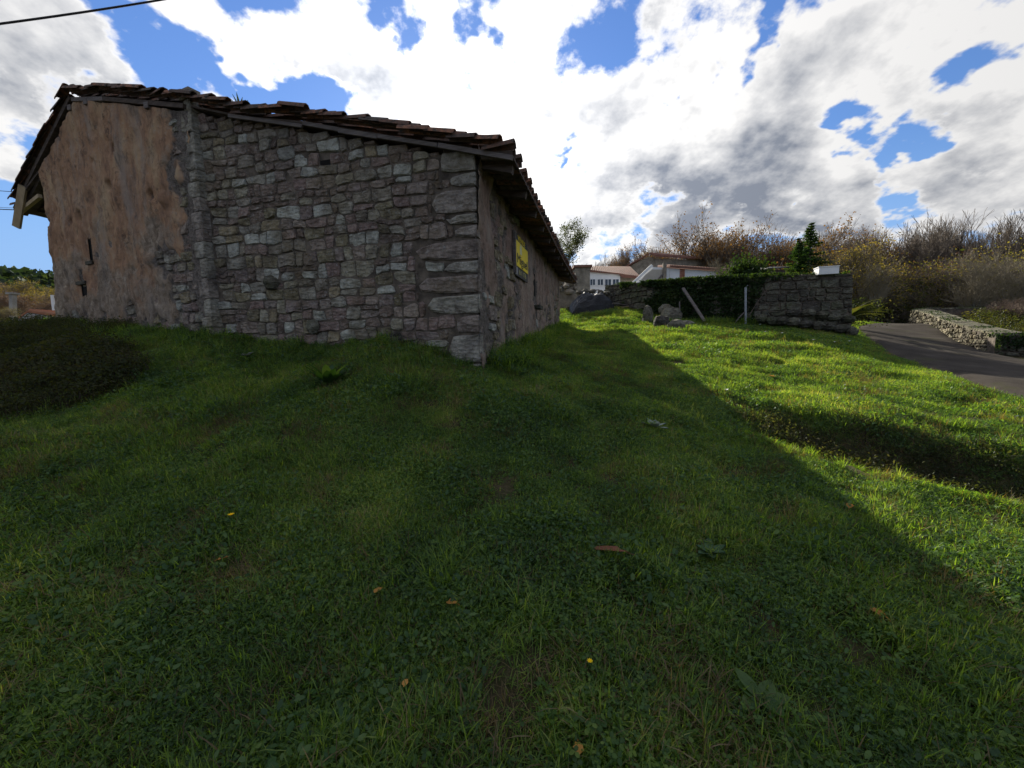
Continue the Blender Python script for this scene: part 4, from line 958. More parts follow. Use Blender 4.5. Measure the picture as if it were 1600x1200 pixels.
for (u, Y, tv, key) in [(948, 66, 398, 'bareA'), (966, 60, 386, 'autB'), (984, 62, 387, 'bareA'), (1006, 64, 394, 'autB'), (1024, 60, 376, 'autB'), (1040, 66, 390, 'bareB'), (1056, 60, 382, 'autA'), (1076, 58, 371, 'autA'), (1092, 64, 380, 'bareA'),
                        (1108, 60, 372, 'autB'), (1128, 54, 358, 'autA'), (1150, 52, 350, 'autA'), (1172, 53, 353, 'autA'), (1188, 58, 366, 'bareB'), (1204, 56, 364, 'bareA'), (1220, 60, 362, 'bareB'), (1238, 58, 366, 'autB'), (1256, 60, 365, 'bareA'), (1276, 58, 370, 'bareB'),
                        (1292, 56, 362, 'bareA'), (1308, 60, 364, 'autB'), (1326, 55, 360, 'autB'), (1344, 56, 366, 'bareA'), (1362, 54, 358, 'autB'), (1214, 70, 370, 'bareA'), (1244, 72, 372, 'bareB'), (1270, 70, 374, 'bareA'), (1300, 72, 372, 'bareB'), (1330, 70, 370, 'bareA'), (990, 72, 398, 'bareB'), (1066, 72, 388, 'bareB'), (1118, 70, 376, 'bareA')]:
    plant_tree(key, 'woodland_tree', ('brown leafed' if key.startswith('aut') else 'bare grey')+' skyline tree '+next(_si), 'tree', u, Y, tv-7, .9 if key != 'autA' else 1.05, 'woodland trees along the skyline')
plant_tree('conif', 'conifer', 'dark green pointed conifer rising behind the right part of the rubble wall', 'conifer', 1268, 30, 348, 1.5)
plant_tree('conif', 'conifer', 'shorter lighter conifer leaning against the left side of the tall dark one', 'conifer', 1249, 29, 372, 1.5)
plant_tree('ygr', 'yellowing_tree', 'yellowing round tree just right of the white block on the wall end', 'tree', 1347, 26, 378, 1.15)
plant_tree('ygr', 'yellowing_tree', 'second yellow green tree, taller, above the road crest', 'tree', 1382, 30, 368, 1.1)
plant_tree('autA', 'brown_tree', 'tall brown leafed tree behind the yellow green trees over the road', 'tree', 1392, 38, 344, 1.0)
plant_tree('autB', 'brown_tree', 'thinly leafed reddish tree beside the tall bare crowns', 'tree', 1412, 40, 349, 1.0)
plant_tree('rust', 'russet_tree', 'round russet tree below the bare crowns above the curved wall', 'tree', 1455, 28, 392, 1.15)
plant_tree('rust', 'russet_tree', 'smaller russet tree at the right of the round russet one', 'tree', 1486, 30, 396, 1.0)
plant_tree('rust', 'russet_tree', 'dull russet tree in shade at the left of the round russet one', 'tree', 1424, 30, 408, 1.0)
_rb = iter(['above the left side of the round russet tree', 'above the middle of the round russet tree', 'above the smaller russet tree', 'directly left of the forked tree top', 'above the bend of the curved wall', 'right behind the forked tree', 'just right of the forked tree', 'over the low ivy wall', 'at the right edge of the picture', 'cut by the right edge of the picture'])
for (u, Y, tv) in [(1432, 40, 336), (1452, 38, 331), (1474, 40, 329), (1496, 38, 331), (1518, 40, 333), (1538, 42, 340), (1560, 40, 344), (1584, 38, 340), (1610, 38, 338), (1640, 36, 345)]:
    plant_tree(random.choice(['bareA', 'bareB']), 'bare_tree', 'tall bare grey tree against the cloud, '+next(_rb), 'tree', u, Y, tv, .9, 'tall bare trees on the right skyline')
plant_tree('oliv', 'olive_green_tree', 'dull green bushy tree at the right edge behind the bare forked tree', 'tree', 1600, 26, 372, 1.2)
plant_tree('oliv', 'olive_green_tree', 'dull green bushy tree between the russet tree and the forked tree', 'tree', 1520, 27, 398, 1.2)
plant_tree('bareC', 'forked_tree', 'pale forked bare tree standing behind the end of the curved wall', 'tree', 1540, 23, 378, .8)
plant_tree('bareC', 'forked_tree', 'second pale bare tree at the right edge above the low ivy wall', 'tree', 1592, 22, 398, .7)
plant_tree('bareC', 'slender_bare_tree', 'slender pale bare tree in front of the dark thicket beyond the road crest', 'tree', 1372, 24, 405, .55)
plant_tree('oliv', 'green_bush', 'lighter green leafy bush behind the bend of the curved wall', 'bush', 1500, 26, 440, 1.5)
for (u, Y, tv, lab) in [(1350, 27, 440, 'dark thicket bush just right of the rubble wall end'), (1395, 28, 436, 'dark thicket bush beyond the middle of the road crest'), (1436, 29, 440, 'dark thicket bush beyond the tip of the curved wall'), (1470, 30, 444, 'dark thicket bush under the round russet tree'), (1410, 33, 425, 'taller dark thicket bush under the tall brown tree')]:
    plant_tree('thicket', 'thicket_bush', lab, 'bush', u, Y, tv, 1.3)
for (u, Y, tv, lab, wd) in [(1572, 17.5, 462, 'tangled bare brown bramble bush spilling over the curved wall', 1.4), (1600, 16.5, 470, 'tangled bare bramble bush at the right edge above the low ivy wall', 1.3), (1548, 19.5, 470, 'small tangled bare bush inside the bend of the curved wall', 1.3)]:
    plant_tree('bareR', 'bramble_bush', lab, 'bush', u, Y, tv, wd)
plant_tree('euc', 'eucalyptus_tree', 'tall dark eucalyptus crown showing past the far corner of the barn roof', 'tree', 884, 34, 338, 1.0)
plant_tree('bareB', 'distant_tree', 'low bushy tree behind the stone chimney block', 'tree', 905, 44, 403, 1.4)
plant_tree('bareC', 'ivy_trunk_tree', 'small bare tree with leaning pale trunks behind the ivy crest of the wall', 'tree', 1132, 19, 398, .9)
pts = np.array(at(1166, 424, 17.5))+RNG.normal(size=(2600, 3))*np.array([.42, .3, .26]); tag(leaves('ivy_bush', pts, .10, M_ivy, None, 0, aspect=.8), 'dark rounded ivy bush on the crest of the rubble wall', 'bush')
# fern-like plant and bush at the wall end
def fronds(name, base, n, L, droop, mat, seed, label, cat, wd=.10, elev=(.5, 1.2)):
    rg = random.Random(seed); e = empty(name, base); tag(e, label, cat)
    for k in range(n):
        a = 2*PI*k/n+rg.uniform(-.3, .3); el = rg.uniform(*elev); d = Vector((math.cos(a), math.sin(a), 0)); v = []; f = []; m_ = 7; l = L*rg.uniform(.7, 1.1)
        for i in range(m_+1):
            s_ = i/m_; p = Vector(base)+d*l*s_*math.cos(el*(1-.3*s_))+Vector((0, 0, l*s_*math.sin(el)-droop*l*s_*s_)); sd = Vector((-d.y, d.x, 0))*wd*math.sin(PI*min(1, .08+s_*.92))**.8
            v += [p-sd, p+Vector((0, 0, -.012)), p+sd]
        for i in range(m_):
            o = i*3; f += [(o, o+1, o+4, o+3), (o+1, o+2, o+5, o+4)]
        mk('leaf', v, f, mat, e, True)
    return e
fronds('fern', tuple(at(1326, 499, 14.8)), 26, 1.45, .45, M_nettle, 4, 'arching green fern like plant at the right end of the rubble wall', 'plant', .06)
pts = np.array(at(1334, 488, 16.6))+RNG.normal(size=(3500, 3))*np.array([.45, .4, .22]); tag(leaves('round_bush', pts, .08, M_nettle, None, 0), 'low rounded dark bush beside the road behind the rubble wall end', 'bush')

# ------------------------------------------------------------------ houses beyond the wall
def V3(a): return Vector((float(a[0]), float(a[1]), float(a[2])))
def roof_rows(o, P00, P10, P01, P11, nrow, mat, name='tile_row'):
    "rows of barrel tiles as ribs running down the slope between ridge edge P00-P10 and eave edge P01-P11"
    mb = MB()
    for k in range(nrow):
        s = (k+.5)/nrow; a = P00.lerp(P10, s); b = P01.lerp(P11, s); mb.tube([a, b], (P10-P00).length/nrow*.36, 5)
    ob = mb.build(name, mat, o); tag(ob, kind='stuff'); return ob
def window(o, c, wx, h, ax, n, mull=1, mat=None):
    "frame, pane, mullions; c centre, ax horizontal axis, n outward"
    up = Vector((0, 0, 1)); M3 = Matrix((ax, n, up)).transposed(); mb = MB(); t = .05
    for s_ in (-1, 1): mb.box(c+ax*s_*(wx/2)+n*.02, t/2, .03, h/2+t/2, M3); mb.box(c+up*s_*(h/2)+n*.021, wx/2-t/2, .03, t/2, M3)
    for i in range(mull): mb.box(c+ax*((i+1)/(mull+1)-.5)*wx+n*.022, t*.35, .02, h/2-.03, M3)
    fr_ = mb.build('window', M_white, o); mb = MB(); mb.box(c+n*.004, wx/2-.02, .008, h/2-.02, M3); mb.build('pane', M_glass, fr_)
X = Vector((1, 0, 0)); Z = Vector((0, 0, 1)); NY = Vector((0, -1, 0))
def house(name, label, cat, u0, u1, Y, v_eave, zb, depth, wallm): pass
# stone block / chimney like wall just past the barn
Y = 26; a = V3(at(899, 418, Y)); b = V3(at(922, 416, Y)); e = empty('stone_outbuilding', (a.x, Y, 3)); tag(e, 'narrow rubble outbuilding right behind the far corner of the barn', 'building')
mb = MB(); mb.box(((a.x+b.x)/2, Y+1, (a.z+2)/2), (b.x-a.x)/2, 1, (a.z-2)/2); mb.build('wall', M_farstone, e)
mb = MB(); mb.box(((a.x+b.x)/2, Y+1, a.z+.07), (b.x-a.x)/2+.12, 1.12, .07); mb.build('roof', M_tile_far, e)
a = V3(at(868, 446, 21)); b = V3(at(902, 446, 21)); e = empty('ruined_wall', (a.x, 21, 3)); tag(e, 'broken brown rubble wall under the far end of the barn eave', 'wall'); mb = MB(); mb.box(((a.x+b.x)/2, 21.3, (a.z+2)/2), (b.x-a.x)/2, .3, (a.z-2)/2); mb.build('wall_core', M_farstone, e)
rg = random.Random(5)
for i in range(12): v, f = lump((rg.uniform(a.x, b.x), 21+rg.uniform(-.15, .1), a.z+rg.uniform(-.35, .15)), rg.uniform(.12, .24), 6, i, (1.2, .8, .7)); mk('stone', v, f, M_farstone, e)
# white house with four windows
Y = 36; a = V3(at(921, 423, Y)); b = V3(at(969, 428, Y)); zb = 2.8; e = empty('white_house', (a.x, Y, zb)); tag(e, 'small white house front with a row of dark windows left of the tiled roofs', 'house')
mb = MB(); mb.prism([V3((a.x, Y, zb)), V3((b.x, Y, zb)), b, V3(at(940, 423.5, Y)), a], (0, 5, 0)); mb.build('wall', M_white, e)
for (uc, wpx) in ((926, 8), (938, 9), (950, 10), (962, 10)):
    c = V3(at(uc, 441, Y-.02)); window(e, c, wpx/F0*Y, 9.5/F0*Y, X, NY, 1)
r0v = V3(at(920, 421, Y-.3)); r1 = V3(at(968, 426, Y-.3)); r2 = V3(at(972, 412, Y+5)); r3 = V3(at(920, 417, Y+5))
# lower tiled roof + its stone wall
Y2 = 38; A = V3(at(920, 422.5, Y-.2)); B = V3(at(1001, 433, Y-.2)); Cc = V3(at(985, 417.5, Y+4.6)); Dd = V3(at(921, 416.5, Y+4.6))
mb = MB(); mb.prism([A, V3(at(967, 426.6, Y-.2)), V3(at(972, 431.5, Y-.2)), B, Cc, Dd], (0, 0, -.12)); rf = mb.build('roof', M_tile_far, e)
roof_rows(e, Dd+Z*.04, Cc+Z*.04, A+Z*.04, B+Z*.04, 26, M_tile_far)
mb = MB(); a = V3(at(970, 433, Y)); b = V3(at(1000, 434, Y)); mb.box(((a.x+b.x)/2, Y+.6, (a.z+zb)/2), (b.x-a.x)/2, .5, (a.z-zb)/2); mb.build('stone_wall', M_farstone, e)
# large stone barn behind
Y = 46; e = empty('stone_farmhouse', V3(at(1050, 430, Y))); tag(e, 'large brown stone farm building with a long sloping tiled roof behind the white one', 'building')
pk = V3(at(1014, 400, Y)); l = V3(at(978, 420, Y)); zb = 2.5; r = V3(at(1022, 402.5, Y))
mb = MB(); mb.prism([V3((l.x, Y, zb)), V3((r.x, Y, zb)), r, pk, l], (0, 6, 0)); mb.build('gable_wall', M_farstone, e)
r2 = V3(at(1103, 407, Y+3)); mb = MB(); mb.prism([V3((r.x, Y, zb)), V3((r2.x, Y+3, zb)), r2, r-Z*.1], (0, 4, 0)); mb.build('side_wall', M_farstone, e)
mb = MB(); mb.prism([l+Vector((-.5, -.4, -.1)), pk+Vector((0, -.4, .14)), pk+Vector((0, -.4, .30)), l+Vector((-.5, -.4, .08))], (0, 6.6, 0)); mb.build('roof', M_tile_far, e)
mb = MB(); mb.prism([pk+Vector((0, -.4, .12)), r+Vector((.0, -.5, .0)), r2+Vector((.3, -.5, .0)), V3(at(1104, 405, Y+4)), V3(at(1090, 403, Y+6))+Z*0], (0, 0, .20)); mb.build('roof', M_tile_far, e)
# nearer white building with brick pier
Y = 31; e = empty('white_outbuilding', V3(at(1060, 440, Y))); tag(e, 'white outbuilding with brick pier, low tiled roof and open sloping end', 'building'); zb = 2.5
L_ = V3(at(991, 443, Y)); T1 = V3(at(1018, 417, Y)); T2 = V3(at(1046, 418.5, Y))
mb = MB(); mb.prism([V3((L_.x-.3, Y, zb)), V3((T2.x, Y, zb)), T2, T1, L_], (0, .3, 0)); mb.build('wall', M_white, e)
q = [V3(at(1000, 440, Y-.02)), V3(at(1042, 440, Y-.02)), V3(at(1040, 421, Y-.02)), V3(at(1019, 421, Y-.02)), V3(at(1008, 430, Y-.02))]; mb = MB(); mb.prism(q, (0, .015, 0)); mb.build('beige_panel', M_beige, e)
mb = MB(); mb.beam(V3(at(1028, 437, Y-.1)), V3(at(1036, 428, Y-.1)), .10, .10, (0, 1, 0)); mb.build('stair_brace', M_wood_grey, e)
mb = MB(); a = V3(at(1038, 430, Y-.05)); mb.box(a, .13, .1, .9); mb.build('brick_pier', M_farstone, e)
T3 = V3(at(1136, 425, Y+1.5)); mb = MB(); mb.prism([V3((T2.x+.02, Y, zb)), V3((T3.x, Y+1.5, zb)), T3, T2+Vector((.02, 0, -.05))], (0, 4, 0)); mb.build('front_wall', M_white, e)
mb = MB(); A = T2+Vector((-.1, -.35, .02)); B = T3+Vector((.3, -.35, .02)); mb.prism([A, B, B+Vector((0, 2.6, .42)), A+Vector((0, 2.6, .42))], (0, 0, .10)); mb.build('roof', M_tile_far, e)
roof_rows(e, A+Vector((0, 2.6, .54)), B+Vector((0, 2.6, .54)), A+Vector((0, 0, .12)), B+Vector((0, 0, .12)), 40, M_tile_far)
mb = MB(); mb.beam(L_+Vector((-.15, -.12, 0)), T1+Vector((0, -.12, .1)), .2, .10, (0, 1, 0)); mb.build('bargeboard', M_white, e)
M_brick = simple('brick', (.22, .085, .055), (.36, .16, .10), 9, .9, .5)
bk = V3(at(1065, 431, Y+.35)); bme = None
for i in range(8):
    mb = MB(); mb.box(bk+Vector((0, 0, -.62+i*.15)), .20, .10, .065); mb.build('brick', M_brick, e)
# small dark shed behind the wall
Y = 20; e = empty('lean_to_shed', V3(at(1216, 430, Y))); tag(e, 'small dark lean-to shed behind the wall left of the conifers', 'shed'); a = V3(at(1202, 421, Y)); b = V3(at(1229, 419, Y))
mb = MB(); mb.box(((a.x+b.x)/2, Y+.6, (a.z+2.2)/2), (b.x-a.x)/2, .5, (a.z-2.2)/2); mb.build('wall', M_wood, e); mb = MB(); mb.prism([a+Vector((-.15, -.1, 0)), b+Vector((.1, -.1, 0)), b+Vector((.1, 1.3, .25)), a+Vector((-.15, 1.3, .25))], (0, 0, .05)); mb.build('roof', M_black, e)

# ------------------------------------------------------------------ rubble, planks and black sheet at the head of the lawn
def sheet(name, uv, Y, w_, h_, dpt, mat, seed, label):
    c = V3(at(*uv, Y)); gz = Hs(c.x, c.y); NU, NV = 26, 14; v = []
    for j in range(NV+1):
        for i in range(NU+1):
            s = i/NU*2-1; t = j/NV*2-1; k = max(0, 1-abs(s)**2.4)*max(0, 1-abs(t)**2.2)
            z = h_*k**.5*(.75+.5*fbm(s*2+seed, t*2, 3, seed))+.10*h_*(vnoise(s*9, t*7, seed)-.5)
            v.append((c.x+s*w_/2*(1+.1*vnoise(t*3, s, 2)), c.y+t*dpt/2, Hs(c.x+s*w_/2, c.y+t*dpt/2)-.05+float(z)))
    f = [(j*(NU+1)+i, j*(NU+1)+i+1, (j+1)*(NU+1)+i+1, (j+1)*(NU+1)+i) for j in range(NV) for i in range(NU)]
    return tag(mk(name, v, f, mat, None, False), label, 'tarpaulin')
sheet('black_tarpaulin', (923, 478), 19.0, 2.0, .85, 1.6, M_black, 4, 'crumpled black plastic sheet over a heap at the head of the lawn')
M_rock = stone_mat('field_rock', [(.11, .105, .095), (.085, .08, .072), (.13, .122, .108)], .3)
def rock(u, v, wpx, seed, label, sq=(1, .8, .7), dz=.0, Y=None, mat=None):
    p = hit(u, v) if Y is None else V3(at(u, v, Y)); s = wpx/F0*p.y/2*(1.3 if Y is None else 1); vv, f = lump((p.x, p.y, p.z+s*sq[2]*.5+dz), s, 9, seed, sq, .16)
    o = mk('rock', vv, f, mat or M_rock); tag(o, label, 'rock'); return o
rock(1012, 505, 22, 1, 'upright jagged grey rock at the left of the rock pile on the lawn', (.6, .6, 1.3))
rock(1049, 506, 26, 2, 'slanting slab leaning in the middle of the rock pile', (1, .5, 1.0))
rock(1056, 516, 22, 3, 'squarish brown block at the front of the rock pile', (1, .8, .8))
rock(1072, 510, 22, 4, 'low grassy rock at the right end of the rock pile', (1.1, .8, .45))
rock(1034, 512, 24, 5, 'dark mossy boulder in the shade of the rock pile', (1, .8, .8), mat=M_fstone)
rock(1028, 477, 28, 6, 'flat slab lying near the foot of the rubble wall', (1.2, .8, .22), .06)
rock(1040, 498, 18, 8, 'brownish stone on top of the rock pile between the slab and the jagged rock', (1, .8, .8), .22)
rock(888, 486, 14, 7, 'small rock beside the far corner of the barn', (1, .8, .8))
rg = random.Random(8)
for i, (u, v, wp) in enumerate([(905, 459, 12), (915, 456, 11), (926, 457, 12), (938, 458, 11), (948, 460, 12), (955, 466, 12), (962, 472, 10)]):
    rock(u, v, wp, 20+i, 'broken stone in the heap along the top of the black plastic sheet', (1, .8, .6), 0, 19.6); bpy.context.scene.objects  # same look
for o in COL.objects:
    if o.get('label', '').startswith('broken stone in the heap'): o['group'] = 'broken stones heaped behind the black sheet'
for (a, b, lab) in [((958, 474), (982, 477), 'weathered plank lying in the grass right of the black plastic sheet'), ((972, 480), (998, 476), 'orange brown board lying across the grass by the wall foot'), ((905, 456), (935, 453), 'long board on top of the rubble heap behind the black sheet')]:
    p = V3(at(*a, 18)); q = V3(at(*b, 18.3)); p.z = max(p.z, Hs(p.x, p.y)+.05); q.z = max(q.z, Hs(q.x, q.y)+.06); mb = MB(); mb.beam(p, q, .16, .04); tag(mb.build('plank', M_wood_pale if 'orange' in lab else M_wood_grey), lab, 'plank')

# ------------------------------------------------------------------ far left
pts = []; rr = np.random.default_rng(5)
px_ = rr.uniform(-560, -120, 60000); py_ = rr.uniform(60, 330, 60000); hz = H0(px_, py_); k = (hz > 12); px_, py_, hz = px_[k][:22000], py_[k][:22000], hz[k][:22000]
cl = fbm(px_*.09, py_*.09, 3, 4)*7+rr.uniform(0, 5, len(px_))
tag(leaves('pine_wood', np.stack([px_, py_, hz+cl], -1), 3.2, M_pine, None, 0, rg=rr, aspect=.8), 'dark pine wood covering the far hill left of the barn', 'wood', kind='stuff')
for (u, Y, tv, key, wd, lab) in [(8, 42, 434, 'autB', 1.5, 'pale brown autumn tree at the left edge below the pine hill'), (52, 40, 437, 'ygr', 1.4, 'olive yellow bush in the middle of the gap left of the barn'), (80, 46, 447, 'ygr', 1.2, 'yellowish bush touching the left wall of the barn'), (30, 36, 452, 'rust', 1.4, 'brown bush below the autumn trees at the left edge'),
                               (66, 34, 462, 'rust', 1.3, 'dull brown bush behind the white fence post'), (2, 20, 478, 'oliv', 1.3, 'pale green bush at the left edge in front of the concrete post')]:
    plant_tree(key, 'bush', lab, 'bush', u, Y, tv, wd, base=at(u, 508, Y)[2])
Y = 24; p = V3(at(21, 505, Y)); q = V3(at(20, 460, Y)); mb = MB(); mb.beam(p, q, .22, .22, (0, 1, 0)); po = mb.build('concrete_post', M_conc); mb = MB(); mb.box(q+Z*.05, .2, .2, .05); mb.build('cap', M_conc, po); tag(po, 'grey concrete gate post at the far left', 'post')
Y = 17; e = empty('picket_fence', V3(at(84, 492, Y))); tag(e, 'white post with rails at the left corner of the barn', 'fence'); mb = MB(); mb.beam(V3(at(86, 494, Y)), V3(at(82, 461, Y)), .10, .08, (0, 1, 0)); mb.build('post', M_white, e)
for k in range(5): mb = MB(); mb.beam(V3(at(84.5, 466+k*6, Y+.02)), V3(at(100, 468+k*5.7, Y+.3)), .03, .04); mb.build('rail', M_white, e)
Y = 14; e = empty('small_tiled_roof', V3(at(50, 498, Y))); tag(e, 'small shed with a low orange tiled roof left of the barn', 'shed')
A = V3(at(28, 499, Y)); B = V3(at(43, 488, Y)); Cc = V3(at(84, 494, Y)); Dd = V3(at(70, 499, Y)); M_ot = simple('orange_tile', (.26, .11, .06), (.40, .19, .11), 4, .9)
mb = MB(); mb.prism([A, B, B+Vector((0, 2.2, 0)), A+Vector((0, 2.2, 0))], (0, 0, .06)); mb.build('roof', M_ot, e)
mb = MB(); mb.prism([B, Cc, Cc+Vector((0, 2.2, .0)), B+Vector((0, 2.2, 0))], (0, 0, .06)); mb.build('roof', M_ot, e)
roof_rows(e, B+Z*.07, B+Vector((0, 2.2, .07)), Cc+Z*.07, Cc+Vector((0, 2.2, .07)), 12, M_ot, 'tile_row')
mb = MB(); mb.prism([A-Z*.02, B-Z*.02, Cc-Z*.02, Cc-Z*1.6, A-Z*1.6], (0, 2, 0)); mb.build('wall', M_conc, e)

# ------------------------------------------------------------------ overhead cables
def cable(a, b, r, lab, sg=.1):
    a = Vector(a); b = Vector(b); pts = [a.lerp(b, k/12)-Z*sg*4*(k/12)*(1-k/12) for k in range(13)]; mb = MB(); mb.tube(pts, r, 5); tag(mb.build('cable', M_wire), lab, 'cable')
a = V3(at(-60, 45, 7)); b = V3(at(330, -14, 9)); cable(a, b, .018, 'thick black overhead cable crossing the top left corner of the sky', .03)
cable(V3(at(-40, 295, 18)), V3(at(60, 302, 14)), .012, 'upper thin black wire reaching the barn eave from the left', .01)
cable(V3(at(-40, 325, 16)), V3(at(90, 330, 12)), .016, 'thicker lower black wire reaching the barn wall from the left', .01)
cable(V3(at(-40, 322, 17)), V3(at(80, 327, 14)), .007, 'faint thin wire just above the thicker lower wire', .01)
# ------------------------------------------------------------------ grass and small herbs
def blades(n, rad, hmin, hmax, wd, seed, lean=.5, curl=.5, dead=0.0):
    rr = np.random.default_rng(seed); V = []; Fq = []
    a = rr.uniform(0, 2*PI, n); q = rad*np.sqrt(rr.uniform(0, 1, n)); bx = np.cos(a)*q; by = np.sin(a)*q
    az = rr.uniform(0, 2*PI, n); h = rr.uniform(hmin, hmax, n); w_ = wd*rr.uniform(.6, 1.3, n); ln = rr.uniform(.05, lean, n)*1.3
    prof = [(0, 1), (.4, .9), (.75, .6), (1.0, .12)]; out = np.zeros((n, 8, 3))
    for i, (s, ww) in enumerate(prof):
        th = ln*(1+curl*2.0*s); L = h*s; px = bx+np.cos(az)*L*np.sin(th); py = by+np.sin(az)*L*np.sin(th); pz = L*np.cos(th)
        sx = -np.sin(az)*w_*ww/2; sy = np.cos(az)*w_*ww/2
        out[:, i*2] = np.stack([px-sx, py-sy, pz], -1); out[:, i*2+1] = np.stack([px+sx, py+sy, pz], -1)
    f = np.array([(0, 1, 3, 2), (2, 3, 5, 4), (4, 5, 7, 6)]); return out.reshape(-1, 3), (f[None]+(np.arange(n)*8)[:, None, None]).reshape(-1, 4)
def leaflets(n, rad, hmin, hmax, ls, seed, tri=True, asp=.85, tilt=.5):
    "little plants: three rounded leaflets (clover) or single oval leaves, each six-sided"
    rr = np.random.default_rng(seed); V = []; F_ = []; b = 0
    for i in range(n):
        a = rr.uniform(0, 2*PI); q = rad*math.sqrt(rr.uniform()); c = np.array([math.cos(a)*q, math.sin(a)*q, rr.uniform(hmin, hmax)]); s = ls*rr.uniform(.6, 1.3); a0 = rr.uniform(0, 2*PI)
        tl = rr.normal(size=3)*tilt*.6; tl[2] = 1; nz = tl/np.linalg.norm(tl); x0 = np.cross(nz, [0, 1, .01]); x0 /= np.linalg.norm(x0); y0 = np.cross(nz, x0)
        for k in range(3 if tri else 1):
            aa = a0+k*2.094; d = x0*math.cos(aa)+y0*math.sin(aa); e = np.cross(nz, d); bend = rr.uniform(-.25, .1)
            P = [c, c+d*s*.35+e*s*asp*.42, c+d*s*.8+e*s*asp*.42+nz*s*bend, c+d*s*1.05+nz*s*bend*1.5, c+d*s*.8-e*s*asp*.42+nz*s*bend, c+d*s*.35-e*s*asp*.42]
            V += P; F_ += [(b, b+1, b+2, b+3), (b, b+3, b+4, b+5)]; b += 6
    return np.array(V), np.array(F_)
def patch(name, parts):
    "joined patch mesh with several materials"
    V = []; F_ = []; mi = []; b = 0; me = bpy.data.meshes.new(name)
    for i, (v, f, m_) in enumerate(parts):
        V.append(v); F_.append(f+b); mi += [i]*len(f); b += len(v); me.materials.append(m_)
    V = np.concatenate(V).astype(np.float32); F_ = np.concatenate(F_).astype(np.int32)
    me.vertices.add(len(V)); me.vertices.foreach_set('co', V.ravel()); me.loops.add(F_.size); me.loops.foreach_set('vertex_index', F_.ravel()); me.polygons.add(len(F_)); me.polygons.foreach_set('loop_start', np.arange(0, F_.size, 4, dtype=np.int32)); me.polygons.foreach_set('material_index', np.array(mi, np.int32)); me.update(calc_edges=True)
    return bpy.data.objects.new(name, me)
pc = bpy.data.collections.new('turf_patches'); PL = []
PL.append(patch('p00', [(*blades(260, .17, .03, .085, .0045, 1, 1.0, .7), M_grass), (*leaflets(45, .17, .015, .05, .012, 2), M_clover), (*blades(10, .16, .04, .09, .003, 51, 1.3, .7), M_straw)]))
PL.append(patch('p01', [(*blades(130, .17, .03, .09, .0045, 3, 1.0, .7), M_grass), (*leaflets(105, .17, .015, .055, .0135, 4), M_clover), (*blades(8, .16, .04, .09, .003, 52, 1.3, .7), M_straw)]))
PL.append(patch('p02', [(*blades(230, .16, .04, .10, .004, 5, .8, .7), M_grass), (*blades(14, .15, .05, .12, .004, 15, 1.0, .7), M_straw)]))
PL.append(patch('p03', [(*blades(120, .17, .03, .08, .004, 6, 1.0, .7), M_grass), (*leaflets(70, .17, .015, .05, .011, 7), M_clover), (*leaflets(26, .16, .02, .06, .026, 8, False, .5, .9), M_weed)]))
PL.append(patch('p04', [(*blades(110, .05, .10, .24, .0055, 9, 1.0, .8), M_grass)]))                # arching tuft
PL.append(patch('p05', [(*leaflets(34, .15, .02, .08, .030, 10, False, .6, 1.0), M_weed), (*leaflets(50, .16, .015, .05, .015, 11), M_clover), (*blades(90, .15, .04, .09, .004, 12), M_grass)]))
PL.append(patch('p06', [(*blades(70, .14, .04, .13, .0035, 13, 1.2, .7), M_straw), (*blades(70, .15, .03, .09, .004, 14, .9, .6), M_grass)]))
PL.append(patch('p07', [(*blades(90, .10, .12, .32, .006, 16, .8, .6), M_grass), (*leaflets(60, .12, .05, .20, .03, 17, False, .6, 1.0), M_weed)]))     # rank growth
PL.append(patch('p08', [(*leaflets(110, .20, .0, .22, .026, 18, False, .6, 1.3), M_nettle), (*blades(60, .18, .05, .26, .0035, 19, 1.4, .6), M_dead)]))  # dark bramble
PL.append(patch('p09', [(*blades(150, .18, .03, .16, .006, 21, 1.5, .9), M_dead), (*leaflets(60, .18, .01, .08, .03, 22, False, .4, .9), M_nettle), (*blades(18, .16, .05, .14, .0045, 23, 1.1, .8), M_grass)]))
for o in PL: pc.objects.link(o)
rr = np.random.default_rng(42)
def barn_inside(x, y):
    "signed distance-ish: positive outside"
    px = x-C0.x; py = y-C0.y; dA_ = -(px*NA.x+py*NA.y); dR = -(px*N1.x+py*N1.y); s = px*D1.x+py*D1.y
    qx = x-J0.x; qy = y-J0.y; dB_ = -((qx*NB.x+qy*NB.y)-OB); left = ((x-SB.x)*D1.y-(y-SB.y)*D1.x)
    return (dA_ > 0.03) & (dB_ > .03) & (dR > .03) & (left > 0) & (s < LR+.3)
pts_all = []; 
def scatter(n, xr, yr, cond, kinds, smin, smax, wt=None):
    x = rr.uniform(*xr, n); y = rr.uniform(*yr, n); u_ = x/np.maximum(y, .3)
    vis = (np.abs(x) < 1.55*y+1.2) & cond(x, y) & (dist_road(x, y) > .10+.25*(vnoise(x*2, y*2, 6)-.3)) & ~barn_inside(x, y)
    x, y = x[vis], y[vis]; m_ = len(x); k = kinds(x, y, m_); s = rr.uniform(smin, smax, m_)
    s = s*(.55+1.0*fbm(x*1.4, y*1.4, 3, 88)); z = H(x, y)-.006
    pts_all.append(np.stack([x, y, z, rr.uniform(0, 2*PI, m_), s, k], -1))
